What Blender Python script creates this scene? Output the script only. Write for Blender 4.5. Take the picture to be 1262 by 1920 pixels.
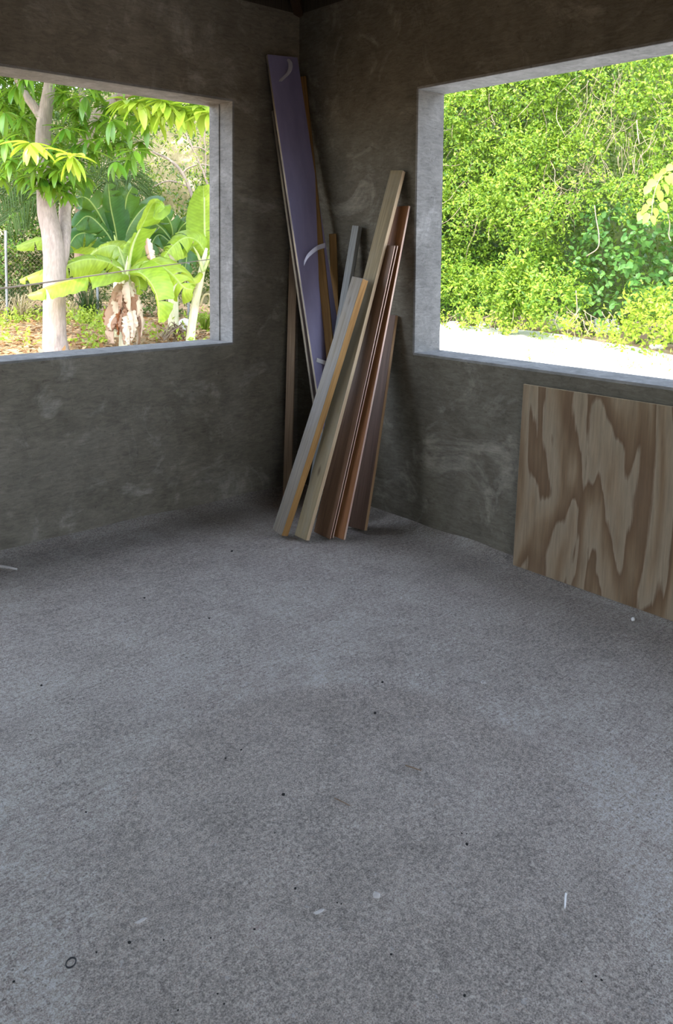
import bpy, bmesh, math, random
import numpy as np
from mathutils import Vector, Matrix, Quaternion

random.seed(7)
rng = np.random.default_rng(7)
SC = bpy.context.scene
COL = SC.collection
for o in list(bpy.data.objects):
    bpy.data.objects.remove(o)

# ------------------------------------------------------------------ camera, sky, sun, exposure
IMG_W, IMG_H = 1262, 1920
CAM = Vector((-3.1542, -3.8707, 1.45))
YAW, PITCH, ROLL, FOC, PY = 0.7309, 0.0725, 0.0086, 1537.77, 578.9
FW = Vector((math.sin(YAW)*math.cos(PITCH), math.cos(YAW)*math.cos(PITCH), -math.sin(PITCH)))
_r = Vector((math.cos(YAW), -math.sin(YAW), 0)); _u = _r.cross(FW)
RT = math.cos(ROLL)*_r + math.sin(ROLL)*_u
UP = -math.sin(ROLL)*_r + math.cos(ROLL)*_u
cd = bpy.data.cameras.new('camera'); cam = bpy.data.objects.new('camera', cd); COL.objects.link(cam)
cam.matrix_world = Matrix(((RT.x, UP.x, -FW.x, CAM.x), (RT.y, UP.y, -FW.y, CAM.y), (RT.z, UP.z, -FW.z, CAM.z), (0, 0, 0, 1)))
cd.sensor_fit = 'VERTICAL'; cd.sensor_height = 24; cd.sensor_width = 24
cd.lens = FOC/IMG_H*24
cd.shift_y = -(IMG_H/2 - PY)/IMG_H
cd.clip_start = .05; cd.clip_end = 300
SC.camera = cam

SUN_DIR = Vector((-0.66, -0.22, 1.28)).normalized()      # towards the sun: behind and left of the viewer, high
world = bpy.data.worlds.new('world'); SC.world = world; world.use_nodes = True
wn = world.node_tree; wn.nodes.clear()
sky = wn.nodes.new('ShaderNodeTexSky'); sky.sky_type = 'NISHITA'; sky.sun_disc = False
sky.sun_elevation = math.asin(SUN_DIR.z); sky.sun_rotation = math.atan2(SUN_DIR.x, SUN_DIR.y)
sky.dust_density = 1.6
bg = wn.nodes.new('ShaderNodeBackground'); bg.inputs['Strength'].default_value = 1.25
wo = wn.nodes.new('ShaderNodeOutputWorld')
hs = wn.nodes.new('ShaderNodeHueSaturation'); hs.inputs['Saturation'].default_value = .62      # thin bright cloud over the blue
wn.links.new(sky.outputs[0], hs.inputs['Color']); wn.links.new(hs.outputs[0], bg.inputs[0]); wn.links.new(bg.outputs[0], wo.inputs[0])
sl = bpy.data.lights.new('sun', 'SUN'); sl.energy = 5.5; sl.angle = math.radians(.6); sl.color = (1, .93, .80)
so = bpy.data.objects.new('sun', sl); COL.objects.link(so)
so.location = (-12, -6, 16); so.rotation_euler = SUN_DIR.to_track_quat('Z', 'Y').to_euler()
vs = SC.view_settings
vs.view_transform = 'Standard'; vs.look = 'None'; vs.gamma = 1; vs.use_curve_mapping = False
vs.exposure = 0.25
SC.cycles.max_bounces = 10; SC.cycles.diffuse_bounces = 6; SC.cycles.transmission_bounces = 4; SC.cycles.glossy_bounces = 3

# ------------------------------------------------------------------ helpers
def ray(u, v):
    return FW + RT*((u-631)/FOC) - UP*((v-PY)/FOC)
def at(u, v, d): return CAM + ray(u, v)*d
def atz(u, v, z):
    r = ray(u, v); return CAM + r*((z-CAM.z)/r.z)
def atx(u, v, x):
    r = ray(u, v); return CAM + r*((x-CAM.x)/r.x)
def aty(u, v, y):
    r = ray(u, v); return CAM + r*((y-CAM.y)/r.y)

def tag(o, label=None, cat=None, group=None, kind=None):
    if label: o['label'] = label
    if cat: o['category'] = cat
    if group: o['group'] = group
    if kind: o['kind'] = kind
    return o
def empty(name, loc=(0, 0, 0)):
    o = bpy.data.objects.new(name, None); o.location = loc; COL.objects.link(o); o.empty_display_size = .1; return o
def link(name, me, mats, parent=None, loc=None, kind=None, smooth=False):
    if not isinstance(mats, (list, tuple)): mats = [mats]
    for m in mats:
        if m and len(me.materials) < len(mats): me.materials.append(m)
    o = bpy.data.objects.new(name, me); COL.objects.link(o)
    if parent:
        o.parent = parent
        o.matrix_parent_inverse = Matrix.Translation(parent.location).inverted()   # children are given in world space
    if loc is not None: o.location = loc
    if kind: o['kind'] = kind
    if smooth: me.polygons.foreach_set('use_smooth', [True]*len(me.polygons))
    return o
def mesh_pd(name, v, f):
    me = bpy.data.meshes.new(name); me.from_pydata([tuple(map(float, p)) for p in v], [], f); me.update(); return me
def from_bm(bm, name):
    me = bpy.data.meshes.new(name); bm.to_mesh(me); bm.free(); return me
def add_box(bm, lo, hi):
    r = bmesh.ops.create_cube(bm, size=1)
    c = [(a+b)/2 for a, b in zip(lo, hi)]; s = [b-a for a, b in zip(lo, hi)]
    for vv in r['verts']: vv.co = Vector((vv.co.x*s[0]+c[0], vv.co.y*s[1]+c[1], vv.co.z*s[2]+c[2]))
    return r['verts']
def catmull(P, n=5):
    P = [np.array(p, float) for p in P]
    if len(P) < 3: 
        return [P[0]+(P[-1]-P[0])*t for t in np.linspace(0, 1, n+1)]
    Q = [2*P[0]-P[1]] + P + [2*P[-1]-P[-2]]
    out = []
    for i in range(1, len(Q)-2):
        p0, p1, p2, p3 = Q[i-1:i+3]
        for k in range(n):
            t = k/n
            out.append(.5*((2*p1)+(-p0+p2)*t+(2*p0-5*p1+4*p2-p3)*t*t+(-p0+3*p1-3*p2+p3)*t**3))
    out.append(P[-1]); return out
def tube_data(P, R, sides=8, n=4, jit=0.0):
    """P points, R radii -> verts, faces of a capped, smooth tube"""
    C = catmull([list(p)+[r] for p, r in zip(P, R)], n)
    V, F = [], []
    prev = None
    for i, c in enumerate(C):
        a = C[max(0, i-1)][:3]; b = C[min(len(C)-1, i+1)][:3]
        T = b-a; T = T/(np.linalg.norm(T)+1e-9)
        ref = prev if prev is not None else (np.array([1., 0, 0]) if abs(T[0]) < .8 else np.array([0, 1., 0]))
        X = ref-T*ref.dot(T); X /= np.linalg.norm(X); prev = X; Y = np.cross(T, X)
        for k in range(sides):
            an = 2*math.pi*k/sides; rr = c[3]*(1+jit*random.uniform(-1, 1))
            V.append(c[:3]+rr*(X*math.cos(an)+Y*math.sin(an)))
    m = len(C)
    for i in range(m-1):
        for k in range(sides):
            F.append((i*sides+k, i*sides+(k+1) % sides, (i+1)*sides+(k+1) % sides, (i+1)*sides+k))
    F.append(tuple(range(sides-1, -1, -1))); F.append(tuple(range((m-1)*sides, m*sides)))
    return V, F
class Pile:                                             # collects geometry for one joined mesh
    def __init__(s): s.V = []; s.F = []
    def add(s, V, F):
        b = len(s.V); s.V += list(V); s.F += [tuple(i+b for i in f) for f in F]
    def build(s, name, mat, parent=None, kind=None, smooth=True):
        return link(name, mesh_pd(name, s.V, s.F), mat, parent, kind=kind, smooth=smooth)
def tube(name, P, R, mat, parent=None, sides=8, n=4, jit=0.0):
    V, F = tube_data(P, R, sides, n, jit)
    return link(name, mesh_pd(name, V, F), mat, parent, smooth=True)

# ------------------------------------------------------------------ materials
def mat(name, rough=.85, spec=.3):
    m = bpy.data.materials.new(name); m.use_nodes = True
    nt = m.node_tree; b = nt.nodes['Principled BSDF']
    b.inputs['Roughness'].default_value = rough; b.inputs['Specular IOR Level'].default_value = spec
    return m, nt, b
def N(nt, t, **kw):
    n = nt.nodes.new(t)
    for k, v in kw.items():
        if k in n.inputs: n.inputs[k].default_value = v
        else: setattr(n, k, v)
    return n
def coords(nt, kind='Object', scale=(1, 1, 1), off=False):
    tc = N(nt, 'ShaderNodeTexCoord'); mp = N(nt, 'ShaderNodeMapping'); mp.inputs['Scale'].default_value = scale
    nt.links.new(tc.outputs[kind], mp.inputs['Vector'])
    if off:
        oi = N(nt, 'ShaderNodeObjectInfo'); mu = N(nt, 'ShaderNodeMath', operation='MULTIPLY'); mu.inputs[1].default_value = 37
        nt.links.new(oi.outputs['Random'], mu.inputs[0]); nt.links.new(mu.outputs[0], mp.inputs['Location'])
    return mp.outputs[0]
def noise(nt, vec, scale, detail=4, rough=.6, dist=0):
    n = N(nt, 'ShaderNodeTexNoise'); n.inputs['Scale'].default_value = scale; n.inputs['Detail'].default_value = detail
    n.inputs['Roughness'].default_value = rough; n.inputs['Distortion'].default_value = dist
    nt.links.new(vec, n.inputs['Vector']); return n.outputs['Fac']
def ramp(nt, fac, stops, interp='LINEAR'):
    r = N(nt, 'ShaderNodeValToRGB'); r.color_ramp.interpolation = interp
    e = r.color_ramp.elements
    while len(e) < len(stops): e.new(.5)
    for k, (p, c) in zip(e, stops):
        k.position = p; k.color = (c[0], c[1], c[2], 1) if not isinstance(c, (int, float)) else (c, c, c, 1)
    nt.links.new(fac, r.inputs[0]); return r.outputs[0]
def mix(nt, fac, a, b, mode='MIX'):
    m = N(nt, 'ShaderNodeMix', data_type='RGBA', blend_type=mode)
    for s, x in ((0, fac), (6, a), (7, b)):
        if isinstance(x, bpy.types.NodeSocket): nt.links.new(x, m.inputs[s])
        elif isinstance(x, (int, float)): m.inputs[s].default_value = x
        else: m.inputs[s].default_value = (*x, 1)
    return m.outputs[2]
def math_(nt, op, a, b=0.0, clamp=False):
    m = N(nt, 'ShaderNodeMath', operation=op); m.use_clamp = clamp
    for i, x in enumerate((a, b)):
        if isinstance(x, bpy.types.NodeSocket): nt.links.new(x, m.inputs[i])
        else: m.inputs[i].default_value = x
    return m.outputs[0]
def bump(nt, bsdf, h, strength=.4, dist=.01):
    b = N(nt, 'ShaderNodeBump'); b.inputs['Strength'].default_value = strength; b.inputs['Distance'].default_value = dist
    nt.links.new(h, b.inputs['Height']); nt.links.new(b.outputs[0], bsdf.inputs['Normal'])

def render_mat(name, c0, c1, pale, seed=0):
    """hand-trowelled cement render"""
    m, nt, b = mat(name, .9, .15)
    v = coords(nt, 'Object')
    n1 = noise(nt, v, 1.3+seed*.1, 6, .62, .6); n2 = noise(nt, v, 7, 6, .65, .3)
    vs_ = coords(nt, 'Object', (9, 9, 34)); n3 = noise(nt, vs_, 1.6, 5, .7, 1.2)     # trowel drags
    col = ramp(nt, n1, [(.3, c0), (.68, c1)])
    pat = ramp(nt, noise(nt, v, 2.6, 8, .68, 1.4), [(.54, 0), (.66, 1)])
    col = mix(nt, math_(nt, 'MULTIPLY', pat, .5), col, pale)
    col = mix(nt, .5, col, ramp(nt, n2, [(.25, .28), (.75, .72)]), 'OVERLAY')
    col = mix(nt, .5, col, ramp(nt, n3, [(.3, .25), (.7, .75)]), 'OVERLAY')
    fine = noise(nt, v, 160, 3, .7)
    pits = ramp(nt, noise(nt, v, 42, 4, .7), [(.30, .35), (.40, 1)])
    col = mix(nt, .5, col, pits, 'MULTIPLY')
    nt.links.new(col, b.inputs['Base Color'])
    h = math_(nt, 'ADD', math_(nt, 'MULTIPLY', n2, .6), math_(nt, 'ADD', math_(nt, 'MULTIPLY', fine, .25), math_(nt, 'MULTIPLY', n3, .4)))
    bump(nt, b, h, .5, .012)
    return m
M = {}
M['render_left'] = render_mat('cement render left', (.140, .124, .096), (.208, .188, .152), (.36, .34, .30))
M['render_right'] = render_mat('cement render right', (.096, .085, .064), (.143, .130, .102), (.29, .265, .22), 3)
def floor_mat():
    m, nt, b = mat('concrete floor', .88, .2)
    v = coords(nt, 'Object')
    n1 = noise(nt, v, .9, 6, .6, .5); n2 = noise(nt, v, 5, 7, .66, .6); n3 = noise(nt, v, 85, 5, .7, .3); n4 = noise(nt, v, 260, 3, .7)
    col = ramp(nt, n1, [(.3, (.49, .44, .385)), (.7, (.61, .555, .495))])
    # smoother, browner patch with an arched outline in the middle of the floor
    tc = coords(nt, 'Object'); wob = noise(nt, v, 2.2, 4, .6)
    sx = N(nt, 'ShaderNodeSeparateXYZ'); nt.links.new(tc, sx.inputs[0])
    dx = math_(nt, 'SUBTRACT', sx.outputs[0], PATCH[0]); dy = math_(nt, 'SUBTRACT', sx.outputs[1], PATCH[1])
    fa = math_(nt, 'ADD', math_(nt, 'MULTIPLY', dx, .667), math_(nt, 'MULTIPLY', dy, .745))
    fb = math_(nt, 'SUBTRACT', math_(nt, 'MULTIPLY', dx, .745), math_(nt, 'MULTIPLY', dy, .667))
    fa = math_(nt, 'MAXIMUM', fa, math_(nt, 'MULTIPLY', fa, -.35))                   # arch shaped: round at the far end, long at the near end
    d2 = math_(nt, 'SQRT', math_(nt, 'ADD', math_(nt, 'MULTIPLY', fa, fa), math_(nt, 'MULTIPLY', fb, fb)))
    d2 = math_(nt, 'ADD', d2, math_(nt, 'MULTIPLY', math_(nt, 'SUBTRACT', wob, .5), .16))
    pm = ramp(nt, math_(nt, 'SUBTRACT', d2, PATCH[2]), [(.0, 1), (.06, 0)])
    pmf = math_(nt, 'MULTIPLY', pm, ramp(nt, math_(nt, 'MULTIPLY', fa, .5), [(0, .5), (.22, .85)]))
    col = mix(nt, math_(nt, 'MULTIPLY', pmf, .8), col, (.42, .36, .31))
    col = mix(nt, .32, col, ramp(nt, n2, [(.28, .22), (.72, .78)]), 'OVERLAY')
    col = mix(nt, .4, col, ramp(nt, n3, [(.36, .12), (.64, .88)]), 'OVERLAY')
    col = mix(nt, .55, col, ramp(nt, n4, [(.36, .12), (.64, .88)]), 'OVERLAY')
    vo = N(nt, 'ShaderNodeTexVoronoi'); vo.inputs['Scale'].default_value = 75; vo.inputs['Randomness'].default_value = 1; nt.links.new(v, vo.inputs['Vector'])
    rough_area = math_(nt, 'SUBTRACT', 1.0, math_(nt, 'MULTIPLY', pm, .7))
    pit = math_(nt, 'MULTIPLY', math_(nt, 'MULTIPLY', ramp(nt, vo.outputs['Distance'], [(.10, 1), (.26, 0)]), ramp(nt, noise(nt, v, 9, 4, .65), [(.48, 0), (.60, 1)])), rough_area)
    col = mix(nt, math_(nt, 'MULTIPLY', pit, .55), col, (.16, .145, .13))
    vbr = N(nt, 'ShaderNodeMapping'); vbr.inputs['Rotation'].default_value = (0, 0, .85); vbr.inputs['Scale'].default_value = (9, 150, 1); nt.links.new(v, vbr.inputs['Vector'])
    broom = noise(nt, vbr.outputs[0], 1.0, 3, .6)                                   # broomed finish left of the patch
    col = mix(nt, math_(nt, 'MULTIPLY', rough_area, .3), col, ramp(nt, broom, [(.3, .2), (.7, .8)]), 'OVERLAY')
    va = coords(nt, 'Object', (5, 15, 1)); crk = noise(nt, va, 3.2, 8, .74, 1.6)     # dark scuffs and pits
    area = ramp(nt, noise(nt, v, 1.6, 3, .5), [(.42, 0), (.62, 1)])
    sc = math_(nt, 'MULTIPLY', ramp(nt, crk, [(.335, 1), (.39, 0)]), area)
    col = mix(nt, math_(nt, 'MULTIPLY', sc, .5), col, (.12, .085, .08))
    sp = math_(nt, 'MULTIPLY', ramp(nt, noise(nt, v, 55, 2, .5), [(.70, 0), (.74, 1)]), .55)   # pale grit
    col = mix(nt, sp, col, (.62, .60, .58))
    nt.links.new(col, b.inputs['Base Color'])
    h = math_(nt, 'ADD', math_(nt, 'ADD', math_(nt, 'MULTIPLY', n3, .55), math_(nt, 'MULTIPLY', n4, .35)),
              math_(nt, 'ADD', math_(nt, 'MULTIPLY', n2, .7), math_(nt, 'ADD', math_(nt, 'MULTIPLY', sc, -.6), math_(nt, 'ADD', math_(nt, 'MULTIPLY', pit, -.9), math_(nt, 'MULTIPLY', math_(nt, 'MULTIPLY', broom, rough_area), .5)))))
    bump(nt, b, h, 1.0, .03)
    return m
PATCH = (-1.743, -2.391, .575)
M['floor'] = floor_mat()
M['render_pale'] = render_mat('smooth pale render of the reveals', (.165, .162, .155), (.23, .226, .216), (.32, .315, .305), 5)

def wood(name, c0, c1, c2=None, rough=.7, grain=1.0, stain=None, knots=True):
    m, nt, b = mat(name, rough, .25)
    v = coords(nt, 'Object', (26, 26, 1.1), True)
    w = noise(nt, v, 1.6*grain, 5, .6, 1.0)
    v2 = coords(nt, 'Object', (160, 160, 4), True); f = noise(nt, v2, 1.0, 3, .6)
    col = ramp(nt, w, [(.3, c0), (.5, c1), (.72, c2 or c0)])
    col = mix(nt, .45, col, ramp(nt, f, [(.3, .25), (.7, .75)]), 'OVERLAY')
    vb = coords(nt, 'Object', (3, 3, 1.2), True)
    if stain:
        st = ramp(nt, noise(nt, vb, 2.0, 6, .65, .8), [(.45, 0), (.62, 1)])
        col = mix(nt, math_(nt, 'MULTIPLY', st, .7), col, stain)
    if knots:
        vk = coords(nt, 'Object', (11, 11, 3.2), True)
        vo = N(nt, 'ShaderNodeTexVoronoi'); vo.inputs['Scale'].default_value = 1.0; nt.links.new(vk, vo.inputs['Vector'])
        kk = ramp(nt, vo.outputs['Distance'], [(.05, 1), (.13, 0)])
        col = mix(nt, math_(nt, 'MULTIPLY', kk, .75), col, (.06, .035, .02))
    nt.links.new(col, b.inputs['Base Color']); bump(nt, b, w, .25, .004)
    return m
M['wood_grey'] = wood('weathered grey lumber', (0.165, 0.138, 0.105), (0.220, 0.193, 0.154), (0.187, 0.165, 0.138), stain=(.22, .21, .20))
M['wood_orange'] = wood('orange lumber edge', (0.345, 0.180, 0.060), (0.435, 0.247, 0.090), (0.300, 0.150, 0.053))
M['wood_olive'] = wood('tan pine face', (0.198, 0.154, 0.083), (0.242, 0.193, 0.110), (0.209, 0.160, 0.088), stain=(.25, .22, .16))
M['wood_pale'] = wood('pale pine edge', (0.558, 0.414, 0.252), (0.648, 0.495, 0.324), (0.540, 0.396, 0.234), knots=False)
M['wood_brown'] = wood('brown plank', (0.124, 0.065, 0.036), (0.167, 0.093, 0.053), (0.112, 0.062, 0.037), knots=False, rough=.5)
M['wood_red'] = wood('reddish brown plank', (0.225, 0.094, 0.038), (0.277, 0.124, 0.053), (0.203, 0.083, 0.034), knots=False, rough=.5)
M['wood_dark'] = wood('dark brown plank', (0.083, 0.047, 0.030), (0.116, 0.069, 0.047), (0.077, 0.044, 0.030), knots=False, rough=.6)
M['wood_pinkedge'] = wood('pale pink plank edge', (.62, .42, .32), (.70, .50, .40), (.56, .36, .28), knots=False)
M['wood_tanedge'] = wood('tan plank edge', (0.294, 0.175, 0.091), (0.364, 0.231, 0.126), (0.280, 0.161, 0.084), knots=False)
M['wood_blue'] = wood('grey sun-bleached stick', (0.180, 0.186, 0.186), (0.240, 0.246, 0.240), (0.204, 0.210, 0.210), knots=False)
M['wood_amber'] = wood('amber batten', (0.170, 0.090, 0.028), (0.210, 0.117, 0.040), (0.150, 0.080, 0.025), knots=False)
M['wood_stick'] = wood('brown lath', (0.231, 0.161, 0.101), (0.294, 0.210, 0.140), (0.252, 0.175, 0.112))
M['wood_weather'] = wood('stained weathered board', (0.315, 0.255, 0.180), (0.375, 0.315, 0.232), (0.270, 0.217, 0.158), stain=(.10, .09, .085))
M['wood_rafter'] = wood('dark rafter', (0.040, 0.022, 0.012), (0.052, 0.028, 0.016), (0.032, 0.018, 0.010), knots=False)
M['wood_roof'] = wood('roof boarding', (.035, .028, .02), (.05, .04, .03), (.03, .025, .02), knots=False)
def lilac():
    m, nt, b = mat('lilac film faced board', .42, .4)
    v = coords(nt, 'Object', (6, 6, 1.5)); n = noise(nt, v, 2, 5, .6)
    col = ramp(nt, n, [(.3, (.19, .17, .30)), (.7, (.25, .23, .40))])
    nt.links.new(col, b.inputs['Base Color']); bump(nt, b, n, .15, .004); return m
M['lilac'] = lilac()
def plain(name, c, rough=.7, var=.25, scale=12, spec=.3):
    m, nt, b = mat(name, rough, spec)
    n = noise(nt, coords(nt, 'Object'), scale, 4, .6)
    c = np.array(c); col = ramp(nt, n, [(.3, tuple(c*(1-var))), (.7, tuple(np.minimum(c*(1+var), .95)))])
    nt.links.new(col, b.inputs['Base Color']); bump(nt, b, n, .3, .01); return m
M['film'] = plain('peeled film', (.48, .47, .56), .5, .15)
M['paper'] = plain('torn white paper', (.75, .74, .76), .8, .1)
def plywood():
    m, nt, b = mat('plywood', .75, .2)
    v = coords(nt, 'Object', (1, 3.0, .62))
    f = noise(nt, v, 1.25, 3, .5, .55)
    vf = coords(nt, 'Object', (1, 60, 4)); g = noise(nt, vf, 1.4, 4, .65)
    fw2 = math_(nt, 'FRACT', math_(nt, 'ADD', math_(nt, 'MULTIPLY', f, 7.0), math_(nt, 'MULTIPLY', g, .16)))
    col = ramp(nt, fw2, [(.0, (.235, .186, .127)), (.35, (.215, .158, .10)), (.62, (.165, .112, .064)), (.93, (.115, .07, .037)), (1.0, (.215, .166, .112))])
    col = mix(nt, .4, col, ramp(nt, g, [(.3, .25), (.7, .75)]), 'OVERLAY')
    st = ramp(nt, noise(nt, coords(nt, 'Object'), 1.7, 4, .6), [(.5, 0), (.75, 1)])
    col = mix(nt, math_(nt, 'MULTIPLY', st, .35), col, (.22, .165, .115))
    vk = coords(nt, 'Object', (1, 3.0, 2.2)); vo = N(nt, 'ShaderNodeTexVoronoi'); vo.inputs['Scale'].default_value = 1.15
    nt.links.new(vk, vo.inputs['Vector'])
    kk = ramp(nt, vo.outputs['Distance'], [(.045, 1), (.075, 0)])
    col = mix(nt, math_(nt, 'MULTIPLY', kk, .65), col, (.10, .055, .03))
    nt.links.new(col, b.inputs['Base Color']); bump(nt, b, g, .15, .003); return m
M['plywood'] = plywood()
M['ply_edge'] = plain('plywood edge', (.42, .33, .22), .8, .2, 60)

def leafmat(name, c0, c1, trans=.45, rough=.45, spec=.35, tcol=None, veins=False):
    """leaf: diffuse with light showing through, each leaf its own tint"""
    m, nt, b = mat(name, rough, spec)
    ge = N(nt, 'ShaderNodeNewGeometry'); oi = N(nt, 'ShaderNodeObjectInfo')
    rnd = math_(nt, 'FRACT', math_(nt, 'ADD', ge.outputs['Random Per Island'], math_(nt, 'MULTIPLY', oi.outputs['Random'], 7.3)))
    col = ramp(nt, rnd, [(0, c0), (1, c1)])
    if veins:
        uv = N(nt, 'ShaderNodeUVMap'); uv.uv_map = 'leaf'
        sp = N(nt, 'ShaderNodeSeparateXYZ'); nt.links.new(uv.outputs[0], sp.inputs[0])
        ax = math_(nt, 'ABSOLUTE', sp.outputs[0])
        s = math_(nt, 'SINE', math_(nt, 'ADD', math_(nt, 'MULTIPLY', sp.outputs[1], 150), math_(nt, 'MULTIPLY', ax, -14)))
        big = noise(nt, coords(nt, 'UV', (1, 9, 1)), 2.2, 2, .5)
        col = mix(nt, .22, col, ramp(nt, s, [(.0, .3), (1, .7)]), 'OVERLAY')
        col = mix(nt, .35, col, ramp(nt, big, [(.35, .25), (.65, .75)]), 'OVERLAY')
        rib = ramp(nt, ax, [(.03, 1), (.06, 0)])
        col = mix(nt, math_(nt, 'MULTIPLY', rib, .7), col, (.40, .50, .16))
    nt.links.new(col, b.inputs['Base Color'])
    t = N(nt, 'ShaderNodeBsdfTranslucent')
    if tcol: t.inputs['Color'].default_value = (*tcol, 1)
    tc2 = mix(nt, .6, col, tcol or (.5, .7, .05)); nt.links.new(tc2, t.inputs['Color'])
    ms = N(nt, 'ShaderNodeMixShader'); ms.inputs[0].default_value = trans
    nt.links.new(b.outputs[0], ms.inputs[1]); nt.links.new(t.outputs[0], ms.inputs[2])
    nt.links.new(ms.outputs[0], nt.nodes['Material Output'].inputs['Surface'])
    return m
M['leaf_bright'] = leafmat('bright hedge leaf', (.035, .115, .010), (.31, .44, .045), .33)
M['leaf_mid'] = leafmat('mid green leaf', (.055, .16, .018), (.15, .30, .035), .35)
M['leaf_shade'] = leafmat('shade-darkened leaf', (.012, .040, .007), (.045, .105, .016), .28)  # darkened colour stands in for shade inside and behind the growth
M['leaf_blue'] = leafmat('glossy round leaf', (.03, .105, .022), (.11, .24, .055), .22, .4, .3)
M['leaf_yellow'] = leafmat('yellow green weed', (.16, .25, .022), (.37, .44, .055), .38)
M['leaf_lemon'] = leafmat('large yellow green leaf', (.19, .29, .035), (.31, .39, .07), .3)
M['mango'] = leafmat('mango leaf', (.045, .15, .014), (.14, .29, .03), .33, .3, .5)
M['mango_young'] = leafmat('young mango leaf', (.28, .42, .035), (.46, .56, .08), .42, .32, .5)
M['banana_sun'] = leafmat('sun-lightened banana leaf', (.21, .34, .03), (.33, .43, .05), .42, .4, .4, veins=True)  # lit copy of the banana leaf, yellow of the sun put into the colour
M['banana_shade'] = leafmat('shade-darkened banana leaf', (.02, .085, .022), (.045, .135, .035), .3, .4, .4, veins=True)  # darker copy of the same leaf, shade put into its colour
M['dry_leaf'] = leafmat('dry brown leaf', (.24, .085, .03), (.72, .60, .46), .2, .8, .1, (.6, .3, .1))
M['litter'] = leafmat('fallen leaf', (.18, .075, .03), (.52, .36, .20), .15, .8, .1, (.6, .3, .1))
M['straw'] = leafmat('dry grass', (.42, .36, .20), (.66, .58, .38), .3, .8, .1, (.6, .5, .2))
M['palm'] = leafmat('palm leaflet', (.015, .045, .010), (.045, .085, .018), .25)
def bark(name, c0, c1, scale=6):
    m, nt, b = mat(name, .9, .1)
    n = noise(nt, coords(nt, 'Object', (1, 1, .45)), scale, 6, .65, .5); n2 = noise(nt, coords(nt, 'Object', (1, 1, .18)), 40, 3, .6)
    col = mix(nt, .4, ramp(nt, n, [(.3, c0), (.7, c1)]), ramp(nt, n2, [(.3, .3), (.7, .7)]), 'OVERLAY')
    nt.links.new(col, b.inputs['Base Color']); bump(nt, b, n2, .5, .02); return m
M['bark'] = bark('mango bark', (.25, .20, .17), (.36, .30, .26))
M['bark_dark'] = bark('brown bark', (.20, .14, .10), (.30, .22, .16))
M['twig'] = bark('dry twig', (.26, .20, .13), (.42, .34, .25), 14)
M['banana_stem'] = bark('banana stem', (.52, .50, .30), (.72, .66, .48), 5)
M['petiole'] = bark('banana leaf stalk', (.30, .38, .12), (.42, .48, .20), 5)
M['galv'] = plain('galvanised pipe', (.22, .23, .24), .5, .15, 30)
M['cable'] = plain('brown cable', (.10, .08, .06), .7, .2)
M['stone'] = plain('pale limestone', (.66, .64, .60), .9, .15, 9)
M['conc'] = plain('pale concrete', (.70, .68, .64), .9, .12, 9)
M['black'] = plain('black crumb', (.018, .017, .017), .8, .3, 60)
M['rubber'] = plain('black rubber', (.03, .03, .032), .6, .3, 60)
M['white'] = plain('white scrap', (.8, .79, .78), .6, .05, 40)
M['shell'] = plain('pale husk', (.50, .47, .45), .7, .2, 60)
def ground_mat(name, c0, c1, c2, s):
    m, nt, b = mat(name, .95, .05)
    v = coords(nt, 'Object'); n = noise(nt, v, s, 8, .65, .3); n2 = noise(nt, v, s*9, 5, .7)
    col = mix(nt, .4, ramp(nt, n, [(.3, c0), (.55, c1), (.75, c2)]), ramp(nt, n2, [(.3, .25), (.7, .75)]), 'OVERLAY')
    nt.links.new(col, b.inputs['Base Color']); bump(nt, b, n2, .5, .03); return m
M['earth'] = ground_mat('leaf strewn earth', (.17, .11, .065), (.30, .21, .12), (.46, .38, .26), 1.6)
M['marl'] = ground_mat('white marl', (.70, .68, .62), (.78, .76, .71), (.82, .80, .76), .7)
M['bank'] = ground_mat('dark backing bank', (.03, .045, .015), (.05, .07, .022), (.09, .085, .045), 1.1)  # dark colour stands in for shade in the gaps between leaves
M['bank_dry'] = ground_mat('dry bank', (.06, .06, .025), (.17, .15, .085), (.42, .35, .26), 1.8)

# ------------------------------------------------------------------ room shell
ZS, ZT, ZW = .909, 2.274, 2.839
TL, TR = .2227, .1997
RX, RY = -6.3, -5.6                                     # far side walls, out of view
LW = (-2.45, -.4776); RW = (-3.15, -.9566)                # window spans along x and along y
def wall_mesh(axis, lo, hi, off, th, openings, zt=ZW):
    """wall along an axis from lo to hi, standing from off to off+th, with openings (a, b, z0, z1)"""
    bm = bmesh.new(); cur = lo
    def bx(a, b, z0, z1):
        if b-a < 1e-4 or z1-z0 < 1e-4: return
        p, q = (off, off+th) if th > 0 else (off+th, off)
        add_box(bm, (a, p, z0) if axis == 'x' else (p, a, z0), (b, q, z1) if axis == 'x' else (q, b, z1))
    for a, b, z0, z1 in sorted(openings):
        bx(cur, a, -.25, zt); bx(a, b, -.25, z0); bx(a, b, z1, zt); cur = b
    bx(cur, hi, -.25, zt)
    return from_bm(bm, 'wall')
link('wall_left', wall_mesh('x', RX-.2, TR, 0, TL, [(LW[0], LW[1], ZS, ZT), (-5.4, -2.75, 0, ZT)]), M['render_left'], kind='structure')  # full-height opening past the window is added out of view to light the near floor
link('wall_right', wall_mesh('y', RY-.2, 0, 0, TR, [(RW[0], RW[1], ZS, ZT), (-5.3, -3.45, 0, ZT)]), M['render_right'], kind='structure')  # floor-level opening is added, unseen, to bring in side light
link('wall_back', wall_mesh('x', RX-.2, 0, RY, -.2, [(-4.4, -2.4, 0, 2.2)]), M['render_left'], kind='structure')
link('wall_front', wall_mesh('y', RY, 0, RX, -.2, []), M['render_right'], kind='structure')
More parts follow.
